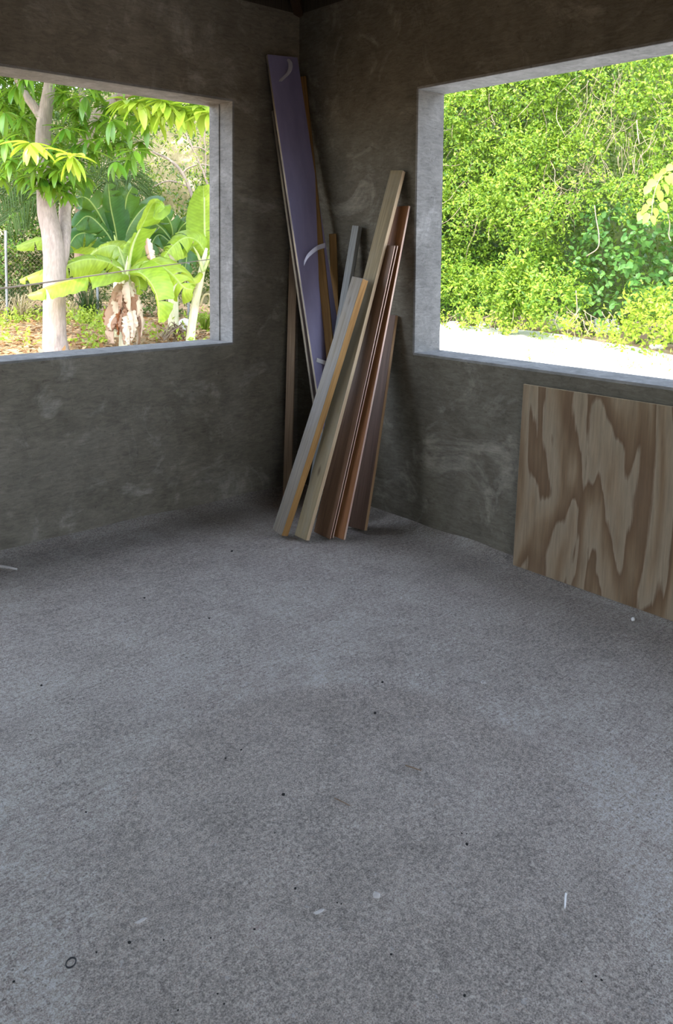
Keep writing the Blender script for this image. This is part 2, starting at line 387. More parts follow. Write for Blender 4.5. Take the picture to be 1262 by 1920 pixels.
# pale smooth lining of the reveals; the outer half stands a little proud
def reveal(name, boxes, m):
    bm = bmesh.new()
    for lo, hi in boxes: add_box(bm, lo, hi)
    bmesh.ops.bevel(bm, geom=bm.edges[:], offset=.002, segments=1, affect='EDGES')
    link(name, from_bm(bm, name), m, kind='structure')
e = .004
reveal('trim_1', [((LW[1]-e, -.001, ZS), (LW[1]+.01, TL+.002, ZT)), ((LW[1]-.010, .125, ZS), (LW[1]-e+.001, TL+.003, ZT))], M['render_pale'])
reveal('trim_2', [((-.001, RW[1]-.01, ZS), (TR+.002, RW[1]+e, ZT)), ((.105, RW[1]+e-.001, ZS), (TR+.003, RW[1]+.010, ZT))], M['render_pale'])
reveal('trim_9', [((LW[0], -.001, ZS-.01), (LW[1], TL+.002, ZS+e)), ((LW[0], -.001, ZT-e), (LW[1], TL+.002, ZT+.01))], M['render_pale'])
reveal('trim_10', [((-.001, RW[0], ZS-.01), (TR+.002, RW[1], ZS+e)), ((-.001, RW[0], ZT-e), (TR+.002, RW[1], ZT+.01))], M['render_pale'])
# floor: gently uneven slab
def floor_mesh():
    n = 150; xs = np.linspace(RX, 0, n); ys = np.linspace(RY, 0, n)
    X, Y = np.meshgrid(xs, ys, indexing='ij')
    from mathutils import noise as mn
    Z = np.zeros_like(X)
    for i in range(n):
        for j in range(n):
            p = Vector((X[i, j]*1.1, Y[i, j]*1.1, 0))
            Z[i, j] = -.006 + .009*mn.noise(p) + .004*mn.noise(p*4.1)
            e = min(-X[i, j], -Y[i, j])                  # mortar left in the joint with the walls
            Z[i, j] += .022*max(0, 1-e/.09)*(1+.5*mn.noise(p*3))
    Z -= 0
    V = np.stack([X, Y, Z], -1).reshape(-1, 3)
    F = [(i*n+j, (i+1)*n+j, (i+1)*n+j+1, i*n+j+1) for i in range(n-1) for j in range(n-1)]
    return mesh_pd('floor', V, F)
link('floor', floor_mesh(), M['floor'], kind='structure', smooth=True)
bm = bmesh.new(); add_box(bm, (RX-.2, RY-.2, -.3), (TR, TL, -.04)); link('trim_3', from_bm(bm, 'slab'), M['conc'], kind='structure')
# hipped roof boarding above the wall plates, with eaves
E_ = .35
ax, ay = (RX+TR)/2, (RY+TL)/2
c = [(RX-.2-E_, RY-.2-E_), (TR+E_, RY-.2-E_), (TR+E_, TL+E_), (RX-.2-E_, TL+E_)]
ZR = ZW+.10
sl_ = .42
v = [(x, y, ZR-sl_*E_) for x, y in c] + [(ax, ay, ZR+sl_*3.3)] + [(x, y, ZR-sl_*E_+.06) for x, y in c] + [(ax, ay, ZR+sl_*3.3+.06)]
f = [(0, 1, 4), (1, 2, 4), (2, 3, 4), (3, 0, 4), (5, 9, 6), (6, 9, 7), (7, 9, 8), (8, 9, 5), (0, 5, 6, 1), (1, 6, 7, 2), (2, 7, 8, 3), (3, 8, 5, 0)]
link('ceiling', mesh_pd('ceiling', v, f), M['wood_roof'], kind='structure')
def beam(name, a, b, w, h, m, kind='structure'):
    a, b = Vector(a), Vector(b); T = (b-a).normalized(); S = T.cross(Vector((0, 0, 1))).normalized(); U2 = S.cross(T)
    V = [p+S*(sx*w/2)+U2*(sy*h/2) for p in (a, b) for sx, sy in ((-1, -1), (1, -1), (1, 1), (-1, 1))]
    F = [(0, 3, 2, 1), (4, 5, 6, 7), (0, 1, 5, 4), (1, 2, 6, 5), (2, 3, 7, 6), (3, 0, 4, 7)]
    return link(name, mesh_pd(name, V, F), m, kind=kind)
bm = bmesh.new(); add_box(bm, (RX-.2, .0, ZW), (TR, TL, ZW+.16)); add_box(bm, (0.0, RY-.2, ZW), (TR, .0, ZW+.16)); add_box(bm, (RX-.2, RY-.2, ZW), (TR, RY, ZW+.16)); add_box(bm, (RX-.2, RY, ZW), (RX, TL, ZW+.16))
link('trim_11', from_bm(bm, 'wall plate'), M['wood_roof'], kind='structure')
beam('trim_4', (.02, .02, ZR-.065), (ax, ay, ZR+sl_*3.3-.10), .055, .12, M['wood_rafter'])
for k, s in enumerate((1.0, 2.0)):
    beam('trim_%d' % (5+k), (-s, .05, ZR-.055), (-s, -s, ZR+sl_*s-.055), .05, .10, M['wood_rafter'])
    beam('trim_%d' % (7+k), (.05, -s, ZR-.055), (-s, -s, ZR+sl_*s-.055), .05, .10, M['wood_rafter'])

# ------------------------------------------------------------------ boards leaning in the corner
def board_mesh(L, w, t, warp=0.0, bev=.0015):
    bm = bmesh.new(); add_box(bm, (-w/2, -t/2, 0), (w/2, t/2, L))
    bmesh.ops.subdivide_edges(bm, edges=[e for e in bm.edges if abs(e.verts[0].co.z-e.verts[1].co.z) > L/2], cuts=8)
    bmesh.ops.bevel(bm, geom=[e for e in bm.edges if len(e.link_faces) == 2 and e.calc_face_angle(0) > .5], offset=bev, segments=1, affect='EDGES')
    for vv in bm.verts:
        s = vv.co.z/L; vv.co.y += warp*4*s*(1-s); vv.co.x += warp*.4*math.sin(s*5)
    for fc in bm.faces: fc.material_index = 1 if abs(fc.normal.x) > .8 else 0
    return from_bm(bm, 'board')
def board(name, P0, P1, w, t, theta, face, edge, label, warp=0.0, wall=None, cat='board'):
    """bottom and top centre; theta turns the face (0 = square to the viewer, 90 = edge on);
    wall = ('x' or 'y', clearance): the top slides along until the board touches that wall"""
    P0, P1 = Vector(P0), Vector(P1); th = math.radians(theta); FH = Vector((FW.x, FW.y, 0)).normalized()
    for it in range(6):
        Z = (P1-P0).normalized(); X = RT*math.cos(th)-FH*math.sin(th); X = (X-Z*X.dot(Z)).normalized(); Y = Z.cross(X)
        corners = [P1+X*a*w/2+Y*b*t/2 for a in (-1, 1) for b in (-1, 1)]
        if not wall: break
        k = 0 if wall[0] == 'x' else 1
        over = max(q[k] for q in corners)+wall[1]; r = (P1-CAM); P1 = P1-r*(over/r[k])
    me = board_mesh((P1-P0).length, w, t, warp); o = link(name, me, [face, edge])
    mw = Matrix((X, Y, Z)).transposed().to_4x4(); mw.translation = P0
    zmin = min((mw @ vv.co).z for vv in me.vertices); mw.translation.z -= zmin-.003
    o.matrix_world = mw; o['axis_ends'] = [*P0, *P1]
    return tag(o, label, cat)
def depth_on(o, v):                                     # distance from the viewer of a board's axis where it passes height v
    e = o['axis_ends']; P0, P1 = Vector(e[:3]), Vector(e[3:]); best = None
    for i in range(101):
        q = P0.lerp(P1, i/100)-CAM; vv = PY-FOC*q.dot(UP)/q.dot(FW)
        if best is None or abs(vv-v) < best[0]: best = (abs(vv-v), q.dot(FW))
    return best[1]
B = 'wooden_board'
W = M
fl = lambda u, v: atz(u, v, 0)
# right-hand fan, from the wall outwards
board('wooden_plank', fl(667, 993), atx(726, 594, -.05), .14, .022, 45, W['wood_dark'], W['wood_tanedge'],
      'short dark brown plank with tan edge, rightmost of the leaning fan', .003, ('x', .003))
p4 = board('wooden_plank', fl(630, 1008), atx(752, 389, -.05), .13, .014, 50, W['wood_red'], W['wood_pinkedge'],
      'reddish brown plank with pale pink edge, its top nearest the window reveal', .004, ('x', .003))
d4 = lambda v: depth_on(p4, v)
board('wooden_plank', fl(609, 1004), at(730, 462, d4(462)-.02), .13, .008, 50, W['wood_brown'], W['wood_pinkedge'],
      'thin brown plank with pale edge beside the reddish plank, rear one of a pair', .003)
board('wooden_plank', fl(604, 1006), at(725, 462, d4(462)-.03), .13, .008, 50, W['wood_brown'], W['wood_pinkedge'],
      'thin brown plank with pale edge beside the tan pine board, front one of a pair', .004)
p2 = board(B, fl(566, 1012), atx(747, 324, -.05), .085, .026, 44, W['wood_olive'], W['wood_pale'],
      'tall tan pine board with bright pale edge, topping the fan beside the window', .006, ('x', .003))
board(B, fl(525, 1004), at(676, 527, depth_on(p2, 527)-.045), .085, .042, 50, W['wood_grey'], W['wood_orange'],
      'thick weathered grey plank with orange edge, frontmost and leftmost foot of the leaning fan', .004)
board('wooden_batten', fl(580, 962), atx(670, 427, -.05), .042, .042, 30, W['wood_blue'], W['wood_blue'],
      'grey sun-bleached square batten rising behind the thick grey plank', 0, ('x', .003))
board('wooden_batten', fl(640, 940), atx(624, 440, -.05), .042, .02, 12, W['wood_amber'], W['wood_amber'],
      'short amber batten, nearly upright against the wall beside the grey batten', 0, ('x', .003))
# left-hand group in the corner
board('wooden_board', fl(650, 976), atx(567, 147, -.05), .047, .018, 12, W['wood_amber'], W['wood_amber'],
      'long amber board running along the right side of the lilac panel', .004, ('x', .003))
board('wooden_board', fl(622, 944), aty(519, 210, -.05), .058, .022, -30, W['wood_weather'], W['wood_weather'],
      'narrow stained weathered board leaning along the left edge of the lilac panel', .004, ('y', .003))
pan = board('lilac_panel', fl(657, 964), aty(529, 109, -.08), .20, .020, -33, W['lilac'], W['wood_weather'],
      'tall lilac film-faced panel with peeling film, leaning high into the corner', .004, ('y', .03), 'panel')
board('wooden_lath', fl(538, 940), aty(551, 470, -.03), .048, .02, 10, W['wood_stick'], W['wood_stick'],
      'upright brown lath at the far left of the boards, against the left wall', .003, ('y', .003), 'lath')
# peeling film strips and the torn paper band on the lilac panel
def ribbon(name, P, wvec, m, parent, th=.002):
    C = [Vector(c) for c in catmull(P, 6)]; V, F = [], []
    for i, c in enumerate(C):
        T = (C[min(i+1, len(C)-1)]-C[max(i-1, 0)]).normalized(); Wv = Vector(wvec); Nn = T.cross(Wv).normalized()
        for a, b in ((-.5, -.5), (.5, -.5), (.5, .5), (-.5, .5)): V.append(c+Wv*a+Nn*th*b)
    for i in range(len(C)-1):
        for k in range(4): F.append((i*4+k, i*4+(k+1) % 4, i*4+4+(k+1) % 4, i*4+4+k))
    F += [(3, 2, 1, 0), tuple(range(len(V)-4, len(V)))]
    o = link(name, mesh_pd(name, V, F), m, smooth=False)
    o.parent = parent; o.matrix_parent_inverse = parent.matrix_world.inverted(); return o
def onpan(u, v, lift=.012):                              # a point lifted off the panel face
    mw = pan.matrix_world; n = -(mw.to_3x3() @ Vector((0, 1, 0))).normalized()
    if n.dot(FW) > 0: n = -n
    p0 = mw.translation; r = ray(u, v); d = (p0-CAM).dot(n)/r.dot(n)
    return CAM+r*d+n*lift
bpy.context.view_layer.update()
ribbon('peeling_film', [onpan(568, 495, .012), onpan(572, 482, .035), onpan(584, 470, .06), onpan(600, 464, .055)], UP*.028+FW*.01, M['film'], pan)
ribbon('peeling_film', [onpan(538, 112, .010), onpan(541, 122, .022), onpan(538, 138, .026), onpan(523, 154, .012)], RT*.024, M['film'], pan)
ribbon('torn_paper', [onpan(592, 675, .010), onpan(602, 679, .014), onpan(616, 683, .010)], UP*.022+RT*.004, M['paper'], pan)

# plywood sheet leaning under the right window
def ply():
    a = fl(966, 1060); a.x = min(a.x, -.06); t = atx(984, 721, -.018)
    H = math.hypot(t.z, t.x-a.x); L = 1.9; th = .015
    bm = bmesh.new(); add_box(bm, (-th, -L, 0), (0, 0, H))
    bmesh.ops.bevel(bm, geom=bm.edges[:], offset=.001, segments=1, affect='EDGES')
    for fc in bm.faces: fc.material_index = 1 if abs(fc.normal.x) < .8 else 0
    o = link('plywood_sheet', from_bm(bm, 'ply'), [M['plywood'], M['ply_edge']])
    lean = math.atan2(t.x-a.x, t.z)
    o.matrix_world = Matrix.Translation((a.x, (a.y+t.y)/2, .004)) @ Matrix.Rotation(lean, 4, 'Y')
    tag(o, 'large plywood sheet with swirling grain, leaning on the wall under the right window', 'plywood')
ply()

# ------------------------------------------------------------------ scraps lying on the floor
def crumb(seed):
    r = random.Random(seed); bm = bmesh.new(); bmesh.ops.create_icosphere(bm, subdivisions=1, radius=1)
    for vv in bm.verts: vv.co *= r.uniform(.7, 1.2); vv.co.z *= .7
    return from_bm(bm, 'crumb')
crumbs = [crumb(i) for i in range(4)]
for me in crumbs: me.materials.append(M['black'])
for i, (u, v, s) in enumerate([(531, 1491, 5), (703, 1338, 4.5), (876, 1584, 4.5), (717, 1280, 4), (554, 1667, 4), (243, 1768, 5), (632, 1694, 2.5),
        (640, 1696, 2.5), (866, 1564, 2.5), (875, 1565, 2), (871, 1868, 4), (1128, 1839, 3.5), (733, 1791, 3.5), (420, 1884, 3), (334, 1896, 3),
        (408, 1865, 3), (26, 1842, 4), (181, 1787, 3), (161, 1524, 3), (452, 1407, 3), (423, 1423, 3), (477, 1744, 3), (395, 1760, 2.5), (307, 1764, 3),
        (1117, 1832, 3), (1090, 1842, 2.5), (435, 1034, 3.5), (392, 1160, 3), (271, 1122, 3), (78, 1286, 3.5), (560, 1606, 2), (515, 1563, 2)]):
    p = fl(u, v); d = (p-CAM).dot(FW); r = s*.8*d/FOC
    o = bpy.data.objects.new('dark_crumb', crumbs[i % 4]); COL.objects.link(o)
    o.location = (p.x, p.y, .002); o.scale = (r, r*.9, r*.8); o.rotation_euler = (0, 0, i)
    own = {0: 'larger black crumb just behind the thin dark twig in the middle of the floor', 1: 'black crumb near the far edge of the smooth arched floor patch',
           2: 'black crumb on the floor above the thin white straw, largest there', 3: 'black crumb on the floor left of the tiny grey ring',
           4: 'black crumb on the near floor, up and left of the pale elongated husk', 5: 'black crumb on the floor just up and right of the rubber ring',
           10: 'black crumb at the near edge of the floor, below the white straw', 16: 'black crumb at the near left corner of the floor, left of the rubber ring',
           26: 'black crumb on the far floor, left of the feet of the leaning boards', 29: 'black crumb by the left edge of the floor, below the pale dry stick'}
    tag(o, own.get(i, 'tiny black crumb of debris lying on the bare concrete floor'), 'debris', 'black crumbs on the floor')
def ring(name, u, v, R, r, m, label, rz=0):
    bm = bmesh.new(); n1, n2 = 28, 8; p = fl(u, v)
    vs_ = [[bm.verts.new(((R+r*math.cos(b))*math.cos(a)*1.0, (R+r*math.cos(b))*math.sin(a)*.8, r*math.sin(b))) for b in [2*math.pi*j/n2 for j in range(n2)]] for a in [2*math.pi*i/n1 for i in range(n1)]]
    for i in range(n1):
        for j in range(n2): bm.faces.new((vs_[i][j], vs_[(i+1) % n1][j], vs_[(i+1) % n1][(j+1) % n2], vs_[i][(j+1) % n2]))
    o = link(name, from_bm(bm, name), m, loc=(p.x, p.y, r*.8), smooth=True); o.rotation_euler.z = rz
    tag(o, label, 'ring')
ring('rubber_ring', 133, 1806, .0118, .0017, M['rubber'], 'small black rubber ring lying on the floor at the near left', .8)
ring('metal_ring', 906, 1280, .008, .002, M['shell'], 'tiny grey ring lying on the floor in front of the plywood', .3)
def stick(name, a, b, r, m, label, cat):
    A, Bp = fl(*a), fl(*b); A.z = Bp.z = r
    o = tube(name, [A, (A+Bp)/2+Vector((0, 0, r*.2)), Bp], [r, r*1.05, r*.7], m, sides=7); tag(o, label, cat)
stick('white_straw', (1061, 1677), (1059, 1705), .0022, M['white'], 'thin white straw lying on the floor at the near right', 'straw')
stick('dry_stick', (-14, 1063), (32, 1070), .007, M['shell'], 'pale dry stick on the floor at the left edge, below the wall', 'stick')
stick('thin_twig', (627, 1497), (657, 1512), .0015, M['bark_dark'], 'thin dark twig lying in the middle of the floor', 'twig')
stick('thin_twig', (760, 1436), (790, 1446), .0018, M['bark_dark'], 'thin dark twig on the floor, just behind the middle twig', 'twig')
def scrap(name, u, v, a, b, m, label, rz):
    p = fl(u, v); bm = bmesh.new(); bmesh.ops.create_icosphere(bm, subdivisions=2, radius=1)
    for vv in bm.verts:
        vv.co.x *= a*(1+.25*math.sin(vv.co.y*5)); vv.co.y *= b; vv.co.z = vv.co.z*.0022+.003*math.sin(vv.co.x/a*2)
    o = link(name, from_bm(bm, name), m, loc=(p.x, p.y, .003), smooth=True); o.rotation_euler.z = rz
    tag(o, label, 'scrap')
scrap('paper_scrap', 1187, 1162, .014, .007, M['white'], 'small white paper scrap on the floor beside the plywood sheet', .4)
scrap('dry_husk', 598, 1712, .012, .005, M['shell'], 'pale elongated husk lying on the near middle of the floor', -.6)
scrap('dry_husk', 706, 1681, .006, .009, M['shell'], 'small pale husk on the floor, right of the elongated husk', .5)
scrap('dry_husk', 264, 1729, .012, .005, M['shell'], 'grey curled husk on the floor, up and right of the rubber ring', -.5)

# ------------------------------------------------------------------ outdoors: ground and backing banks
ZG = -.15
g = 60
link('ground', mesh_pd('ground', [(-60, -40, ZG), (60, -40, ZG), (60, 60, ZG), (-60, 60, ZG)], [(0, 1, 2, 3)]), M['earth'], kind='structure')
def marl():
    edge = [atz(u, v, ZG) for u, v in ((700, 598), (800, 604), (850, 610), (920, 616), (1000, 622), (1060, 630), (1120, 642), (1180, 650), (1262, 668), (1330, 690), (1500, 720))]
    V = [(p.x, p.y, ZG+.02) for p in edge] + [(TR+7.5, -5.5, ZG+.02), (TR+.01, -5.5, ZG+.02), (TR+.01, 2.2, ZG+.02)]
    return mesh_pd('marl', V, [tuple(range(len(V)))])
link('path', marl(), M['marl'], kind='structure')
def bank(name, us, d0, d1, m, ztop=6.8, n=26):
    V, F = [], []
    for i in range(n):
        u = us[0]+(us[1]-us[0])*i/(n-1); d = d0+(d1-d0)*i/(n-1)
        zt_ = ztop*(1 if u < 1380 else max(.25, 1-(u-1380)/350))
        for j in range(10):
            h = j/9; p = atz(u, 500, 0) if False else at(u, 465, d+h*2.2+random.uniform(-.3, .3)); p.z = ZG+h*zt_
            V.append(p)
    for i in range(n-1):
        for j in range(9): F.append((i*10+j, i*10+10+j, i*10+11+j, i*10+j+1))
    link(name, mesh_pd(name, V, F), m, kind='structure', smooth=True)
bank('backing_bank', (640, 2300), 21.5, 13.5, M['bank'])  # added backing: dark colour keeps gaps shady, lowered far right for sky light
bank('backing_bank', (-1000, 640), 25, 23.5, M['bank_dry'], 6.5)

# ------------------------------------------------------------------ leaf machinery
def leaves_arr(P, D, U, L, Wd, fold=.25, seg=1, droop=0.0):
    """arrays -> verts/faces of folded leaves; seg 1: 4 verts, 2 tris; seg 2: 8 verts"""
    P, D, U = map(np.asarray, (P, D, U)); L = np.asarray(L)[:, None]; Wd = np.asarray(Wd)[:, None]
    D = D/np.linalg.norm(D, axis=1, keepdims=True)
    S = np.cross(D, U); S /= (np.linalg.norm(S, axis=1, keepdims=True)+1e-9); U = np.cross(S, D)
    n = len(P)
    if seg == 1:
        c = P+D*L*.45
        V = np.stack([P, c+S*Wd/2+U*Wd*fold, P+D*L, c-S*Wd/2+U*Wd*fold], 1).reshape(-1, 3)
        b = np.arange(n)[:, None]*4
        F = np.concatenate([b+np.array([[0, 1, 2]]), b+np.array([[0, 2, 3]])])
    else:
        dz = np.array([0, 0, -1.0])*droop*L
        a = P+D*L*.28+dz*.06; c = P+D*L*.65+dz*.35; t = P+D*L+dz
        V = np.stack([P, a+S*Wd*.42+U*Wd*fold, a, a-S*Wd*.42+U*Wd*fold, c+S*Wd*.40+U*Wd*fold, c, c-S*Wd*.40+U*Wd*fold, t], 1).reshape(-1, 3)
        b = np.arange(n)[:, None]*8
        q = [[0, 1, 2], [0, 2, 3], [1, 4, 5], [1, 5, 2], [2, 5, 6], [2, 6, 3], [4, 7, 5], [5, 7, 6]]
        F = np.concatenate([b+np.array([k]) for k in q])
    return V, F
def fast_mesh(name, V, F):
    me = bpy.data.meshes.new(name); V = np.asarray(V, np.float32); F = np.asarray(F, np.int32)
    me.vertices.add(len(V)); me.vertices.foreach_set('co', V.ravel())
    me.loops.add(F.size); me.loops.foreach_set('vertex_index', F.ravel())
    me.polygons.add(len(F)); me.polygons.foreach_set('loop_start', np.arange(0, F.size, 3, dtype=np.int32))
    me.update(calc_edges=True); return me
def unit(n, r=None):
    a = rng.normal(size=(n, 3)); return a/np.linalg.norm(a, axis=1, keepdims=True)
TOCAM = -np.array(FW)
def blob_leaves(C, R, n, size, aspect=.5, spray=5, front=.6, droop=.25, shell=(.72, 1.06)):
    """sprays of leaves over the outside of one rounded clump"""
    k = max(1, n//spray); o = unit(k)
    o = o+front*TOCAM+np.array([0, 0, .25]); o /= np.linalg.norm(o, axis=1, keepdims=True)
    base = np.array(C)+o*np.array(R)*rng.uniform(*shell, (k, 1))
    tw = o*.6+unit(k)*.7+np.array([0, 0, -droop]); tw /= np.linalg.norm(tw, axis=1, keepdims=True)
    step = np.arange(spray)[None, :, None]*size*.55
    P = (base[:, None]+tw[:, None]*step).reshape(-1, 3)
    D = (tw[:, None]*.5+unit(k*spray).reshape(k, spray, 3)).reshape(-1, 3)
    U = np.repeat(o*.4+np.array([-.35, -.15, .75]), spray, 0)+unit(k*spray)*.55
    L = size*rng.uniform(.65, 1.25, k*spray)
    return P, D, U, L, L*aspect*rng.uniform(.8, 1.15, k*spray)
def foliage(name, blobs, m, parent, n_per_m2, size, aspect=.5, seg=1, fold=.25, **kw):
    Vs, Fs, b = [], [], 0
    for C, R in blobs:
        n = int(n_per_m2*4*math.pi*np.mean(R)**2*.55)
        V, F = leaves_arr(*blob_leaves(C, R, n, size, aspect, **kw), fold=fold, seg=seg)
        Vs.append(V); Fs.append(F+b); b += len(V)
    return link(name, fast_mesh(name, np.concatenate(Vs), np.concatenate(Fs)), m, parent, kind='stuff')
def hedge_d(u, v):                                       # how far the right-hand growth stands from the viewer
    t = (u-830)/(1262-830); d = 17.3-4.6*t
    return d + .9*max(0, (600-v)/520)
def twigs(name, n, us, vs_, dfun, m, parent, r=.008, ln=(.5, 1.2), vert=.6):
    pl = Pile()
    for _ in range(n):
        u, v = random.uniform(*us), random.uniform(*vs_); p = np.array(at(u, v, dfun(u, v)))
        d = unit(1)[0]; d[2] = -abs(d[2])-vert; d /= np.linalg.norm(d); l = random.uniform(*ln); P = [p]
        for _k in range(4): d = d+unit(1)[0]*.35; d /= np.linalg.norm(d); P.append(P[-1]+d*l/4)
        V, F = tube_data(P, [r, r, r*.9, r*.7, r*.4], 5, 2); pl.add(V, F)
    return pl.build(name, m, parent, kind='stuff')
HOLL = [(1035, 345, 42, 40), (955, 490, 30, 50), (985, 560, 26, 40), (1200, 455, 70, 75), (1165, 310, 22, 22), (1075, 545, 30, 45), (900, 460, 22, 26), (905, 250, 20, 18), (1130, 240, 26, 20)]
def hollow(u, v, k=1.0):
    return any(((u-a)/(p*k))**2+((v-b)/(q*k))**2 < 1 for a, b, p, q in HOLL)
def field(us, vs_, step, dfun, r0, r1, jit=.5, skip=None):
    out = []
    u = us[0]
    while u <= us[1]:
        v = vs_[0]
        while v <= vs_[1]:
            uu, vv = u+random.uniform(-1, 1)*step*.6, v+random.uniform(-1, 1)*step*.6
            if not (skip and skip(uu, vv)):
                p = at(uu, vv, dfun(uu, vv)+random.uniform(-jit, jit))
                r = random.uniform(r0, r1)
                if p.z-r > ZG-.2: out.append((np.array(p), np.array([r, r, r*.85])))
            v += step
        u += step
    return out
def bush(name, loc, label, cat='bush', group=None):
    p = at(*loc); p.z = ZG; e = empty(name, p); tag(e, label, cat, group); return e

# ---- right window: wall of growth beyond the marl
b = bush('tall_shrub', (900, 600, 17.2), 'tall bright green small-leaved shrub filling the left half of the right window')
foliage('foliage', field((660, 1040), (20, 560), 36, hedge_d, .25, .62, .6, hollow), M['leaf_bright'], b, 300, .078, .52, shell=(.5, 1.12))
foliage('inner_foliage', field((660, 1060), (-10, 610), 46, lambda u, v: hedge_d(u, v)+1.5, .5, .8, .3, lambda u, v: hollow(u, v, .8)), M['leaf_shade'], b, 120, .11, .5)
twigs('twig', 50, (840, 1060), (150, 420), lambda u, v: hedge_d(u, v)-.35, M['twig'], b, .007)
b = bush('weeping_shrub', (945, 600, 16.4), 'shrub trailing weeping leafy strands to the white ground, left part of the right window')
strands = []
for u0, v0, n in ((958, 520, 6), (1003, 545, 5), (948, 570, 5), (905, 545, 2), (868, 560, 2), (985, 500, 4)):
    for k in range(n):
        uu = u0+random.uniform(-16, 16); top = v0-random.uniform(10, 50); v = top
        while v < min(610, v0+random.uniform(35, 70)):
            p = at(uu+random.uniform(-4, 4), v, hedge_d(uu, 600)-.5+random.uniform(-.25, .15)); strands.append((np.array(p), np.array([.10, .10, .14]))); v += 14
foliage('foliage', strands, M['leaf_bright'], b, 300, .085, .5, droop=.8)
foliage('shaded_foliage', field((815, 1080), (500, 600), 26, lambda u, v: hedge_d(u, v)+.5, .2, .4, .3), M['leaf_mid'], b, 130, .09, .5)
b = bush('vine_thicket', (1150, 600, 14.5), 'vine-draped thicket with bare pale twigs, upper right of the right window', 'thicket')
foliage('foliage', field((1040, 1420), (-10, 420), 36, hedge_d, .2, .5, .6, hollow), M['leaf_bright'], b, 270, .07, .55, shell=(.5, 1.12))
foliage('inner_foliage', field((1040, 1440), (-30, 620), 48, lambda u, v: hedge_d(u, v)+1.4, .4, .7, .3, lambda u, v: hollow(u, v, .8)), M['leaf_shade'], b, 140, .09, .5)
twigs('twig', 110, (1085, 1250), (90, 330), lambda u, v: hedge_d(u, v)-.3, M['twig'], b, .0045, (.3, .8), .9)
twigs('dead_stem', 40, (1010, 1090), (290, 380), lambda u, v: hedge_d(u, v)+.3, M['twig'], b, .006, (.5, 1.1), .2)
for P in ([(1115, 385), (1118, 410), (1123, 440), (1121, 465), (1100, 480)], [(1252, 400), (1256, 420), (1254, 440), (1258, 452)], [(1080, 545), (1082, 575), (1080, 600)], [(1194, 225), (1196, 250), (1199, 270)]):
    tube('vine_stem', [at(u, v, hedge_d(u, v)-.55) for u, v in P], [.009]*len(P), M['twig'], b, 6)
b = bush('round_leaf_creeper', (1160, 600, 14.3), 'shaded creeper with glossy round blue-green leaves behind the low yellow bush', 'creeper')
cr = field((1105, 1300), (395, 590), 30, lambda u, v: hedge_d(u, v)+.15, .15, .3, .5)
foliage('foliage', cr, M['leaf_blue'], b, 85, .12, .8, seg=2, fold=.12, spray=3, droop=.5)
b = bush('low_bush', (1220, 640, 13.2), 'low yellow-green bush at the edge of the white ground, right side of the right window')
lb = [(np.array(at(u, v, hedge_d(u, v)-.55)), np.array([r, r, r])) for u, v, r in
      [(1180, 612, .20), (1195, 590, .22), (1222, 578, .24), (1250, 590, .26), (1210, 610, .24), (1235, 615, .22), (1262, 625, .26), (1192, 630, .16), (1170, 632, .13), (1240, 640, .16), (1290, 590, .35), (1300, 640, .3), (1165, 600, .12), (1214, 564, .16), (1154, 648, .09), (1215, 638, .12), (1256, 565, .18), (1176, 570, .14)]]
foliage('foliage', lb, M['leaf_yellow'], b, 330, .085, .5, droop=-.3, shell=(.4, 1.2))
b = bush('roadside_weeds', (960, 615, 16.3), 'straggly yellow-green weeds along the far edge of the white ground', 'weeds')
wd = []
for u in range(700, 1180, 9):
    vb = 606+(u-830)*.085 if u < 1262 else 660
    if random.random() < .6:
        p = at(u+random.uniform(-5, 5), vb-random.uniform(2, 12), hedge_d(u, 600)-.75+random.uniform(-.3, .3)); r = random.uniform(.06, .17)
        p.z = max(p.z, ZG+r*.5); wd.append((np.array(p), np.array([r*1.3, r*1.3, r])))
foliage('foliage', wd, M['leaf_yellow'], b, 300, .08, .45, droop=-.3, shell=(.4, 1.2))
twigs('stem', 60, (830, 1150), (575, 605), lambda u, v: hedge_d(u, 600)-.6, M['twig'], b, .006, (.25, .5), .6)
# large yellow-green leaves of a climber hanging in at the right: each leaf of its own
b = bush('yellow_climber', (1250, 600, 12.6), 'climber with large yellow-green heart-shaped leaves at the right edge of the right window', 'climber')
tube('stem', [at(u, v, 12.0) for u, v in ((1275, 180), (1268, 300), (1240, 330), (1225, 370), (1222, 410))], [.006]*5, M['twig'], b, 6)
def heart():
    n = 9; V, F = [], []
    for i in range(n):
        t = i/(n-1); w = .5*math.sin(math.pi*min(1, t*.86+.14))**.8*(1-.35*t) if t < 1 else 0
        V += [(-w, t, .12*w-.18*t*t), (0, t, -.18*t*t), (w, t, .12*w-.18*t*t)]
    for i in range(n-1):
        for k in (0, 1): F.append((i*3+k, i*3+k+1, i*3+k+4, i*3+k+3))
    me = mesh_pd('heart', V, F); me.polygons.foreach_set('use_smooth', [True]*len(me.polygons)); return me
hm = heart(); hm.materials.append(M['leaf_lemon'])
def put_leaf(name, me, p, d, up, L, W_, parent):
    d = Vector(d).normalized(); s = d.cross(Vector(up)).normalized(); u2 = s.cross(d)
    o = bpy.data.objects.new(name, me); COL.objects.link(o)
    mw = Matrix((s*W_, d*L, u2*L)).transposed().to_4x4(); mw.translation = Vector(p)-parent.location
    o.parent = parent; o.matrix_local = mw; return o
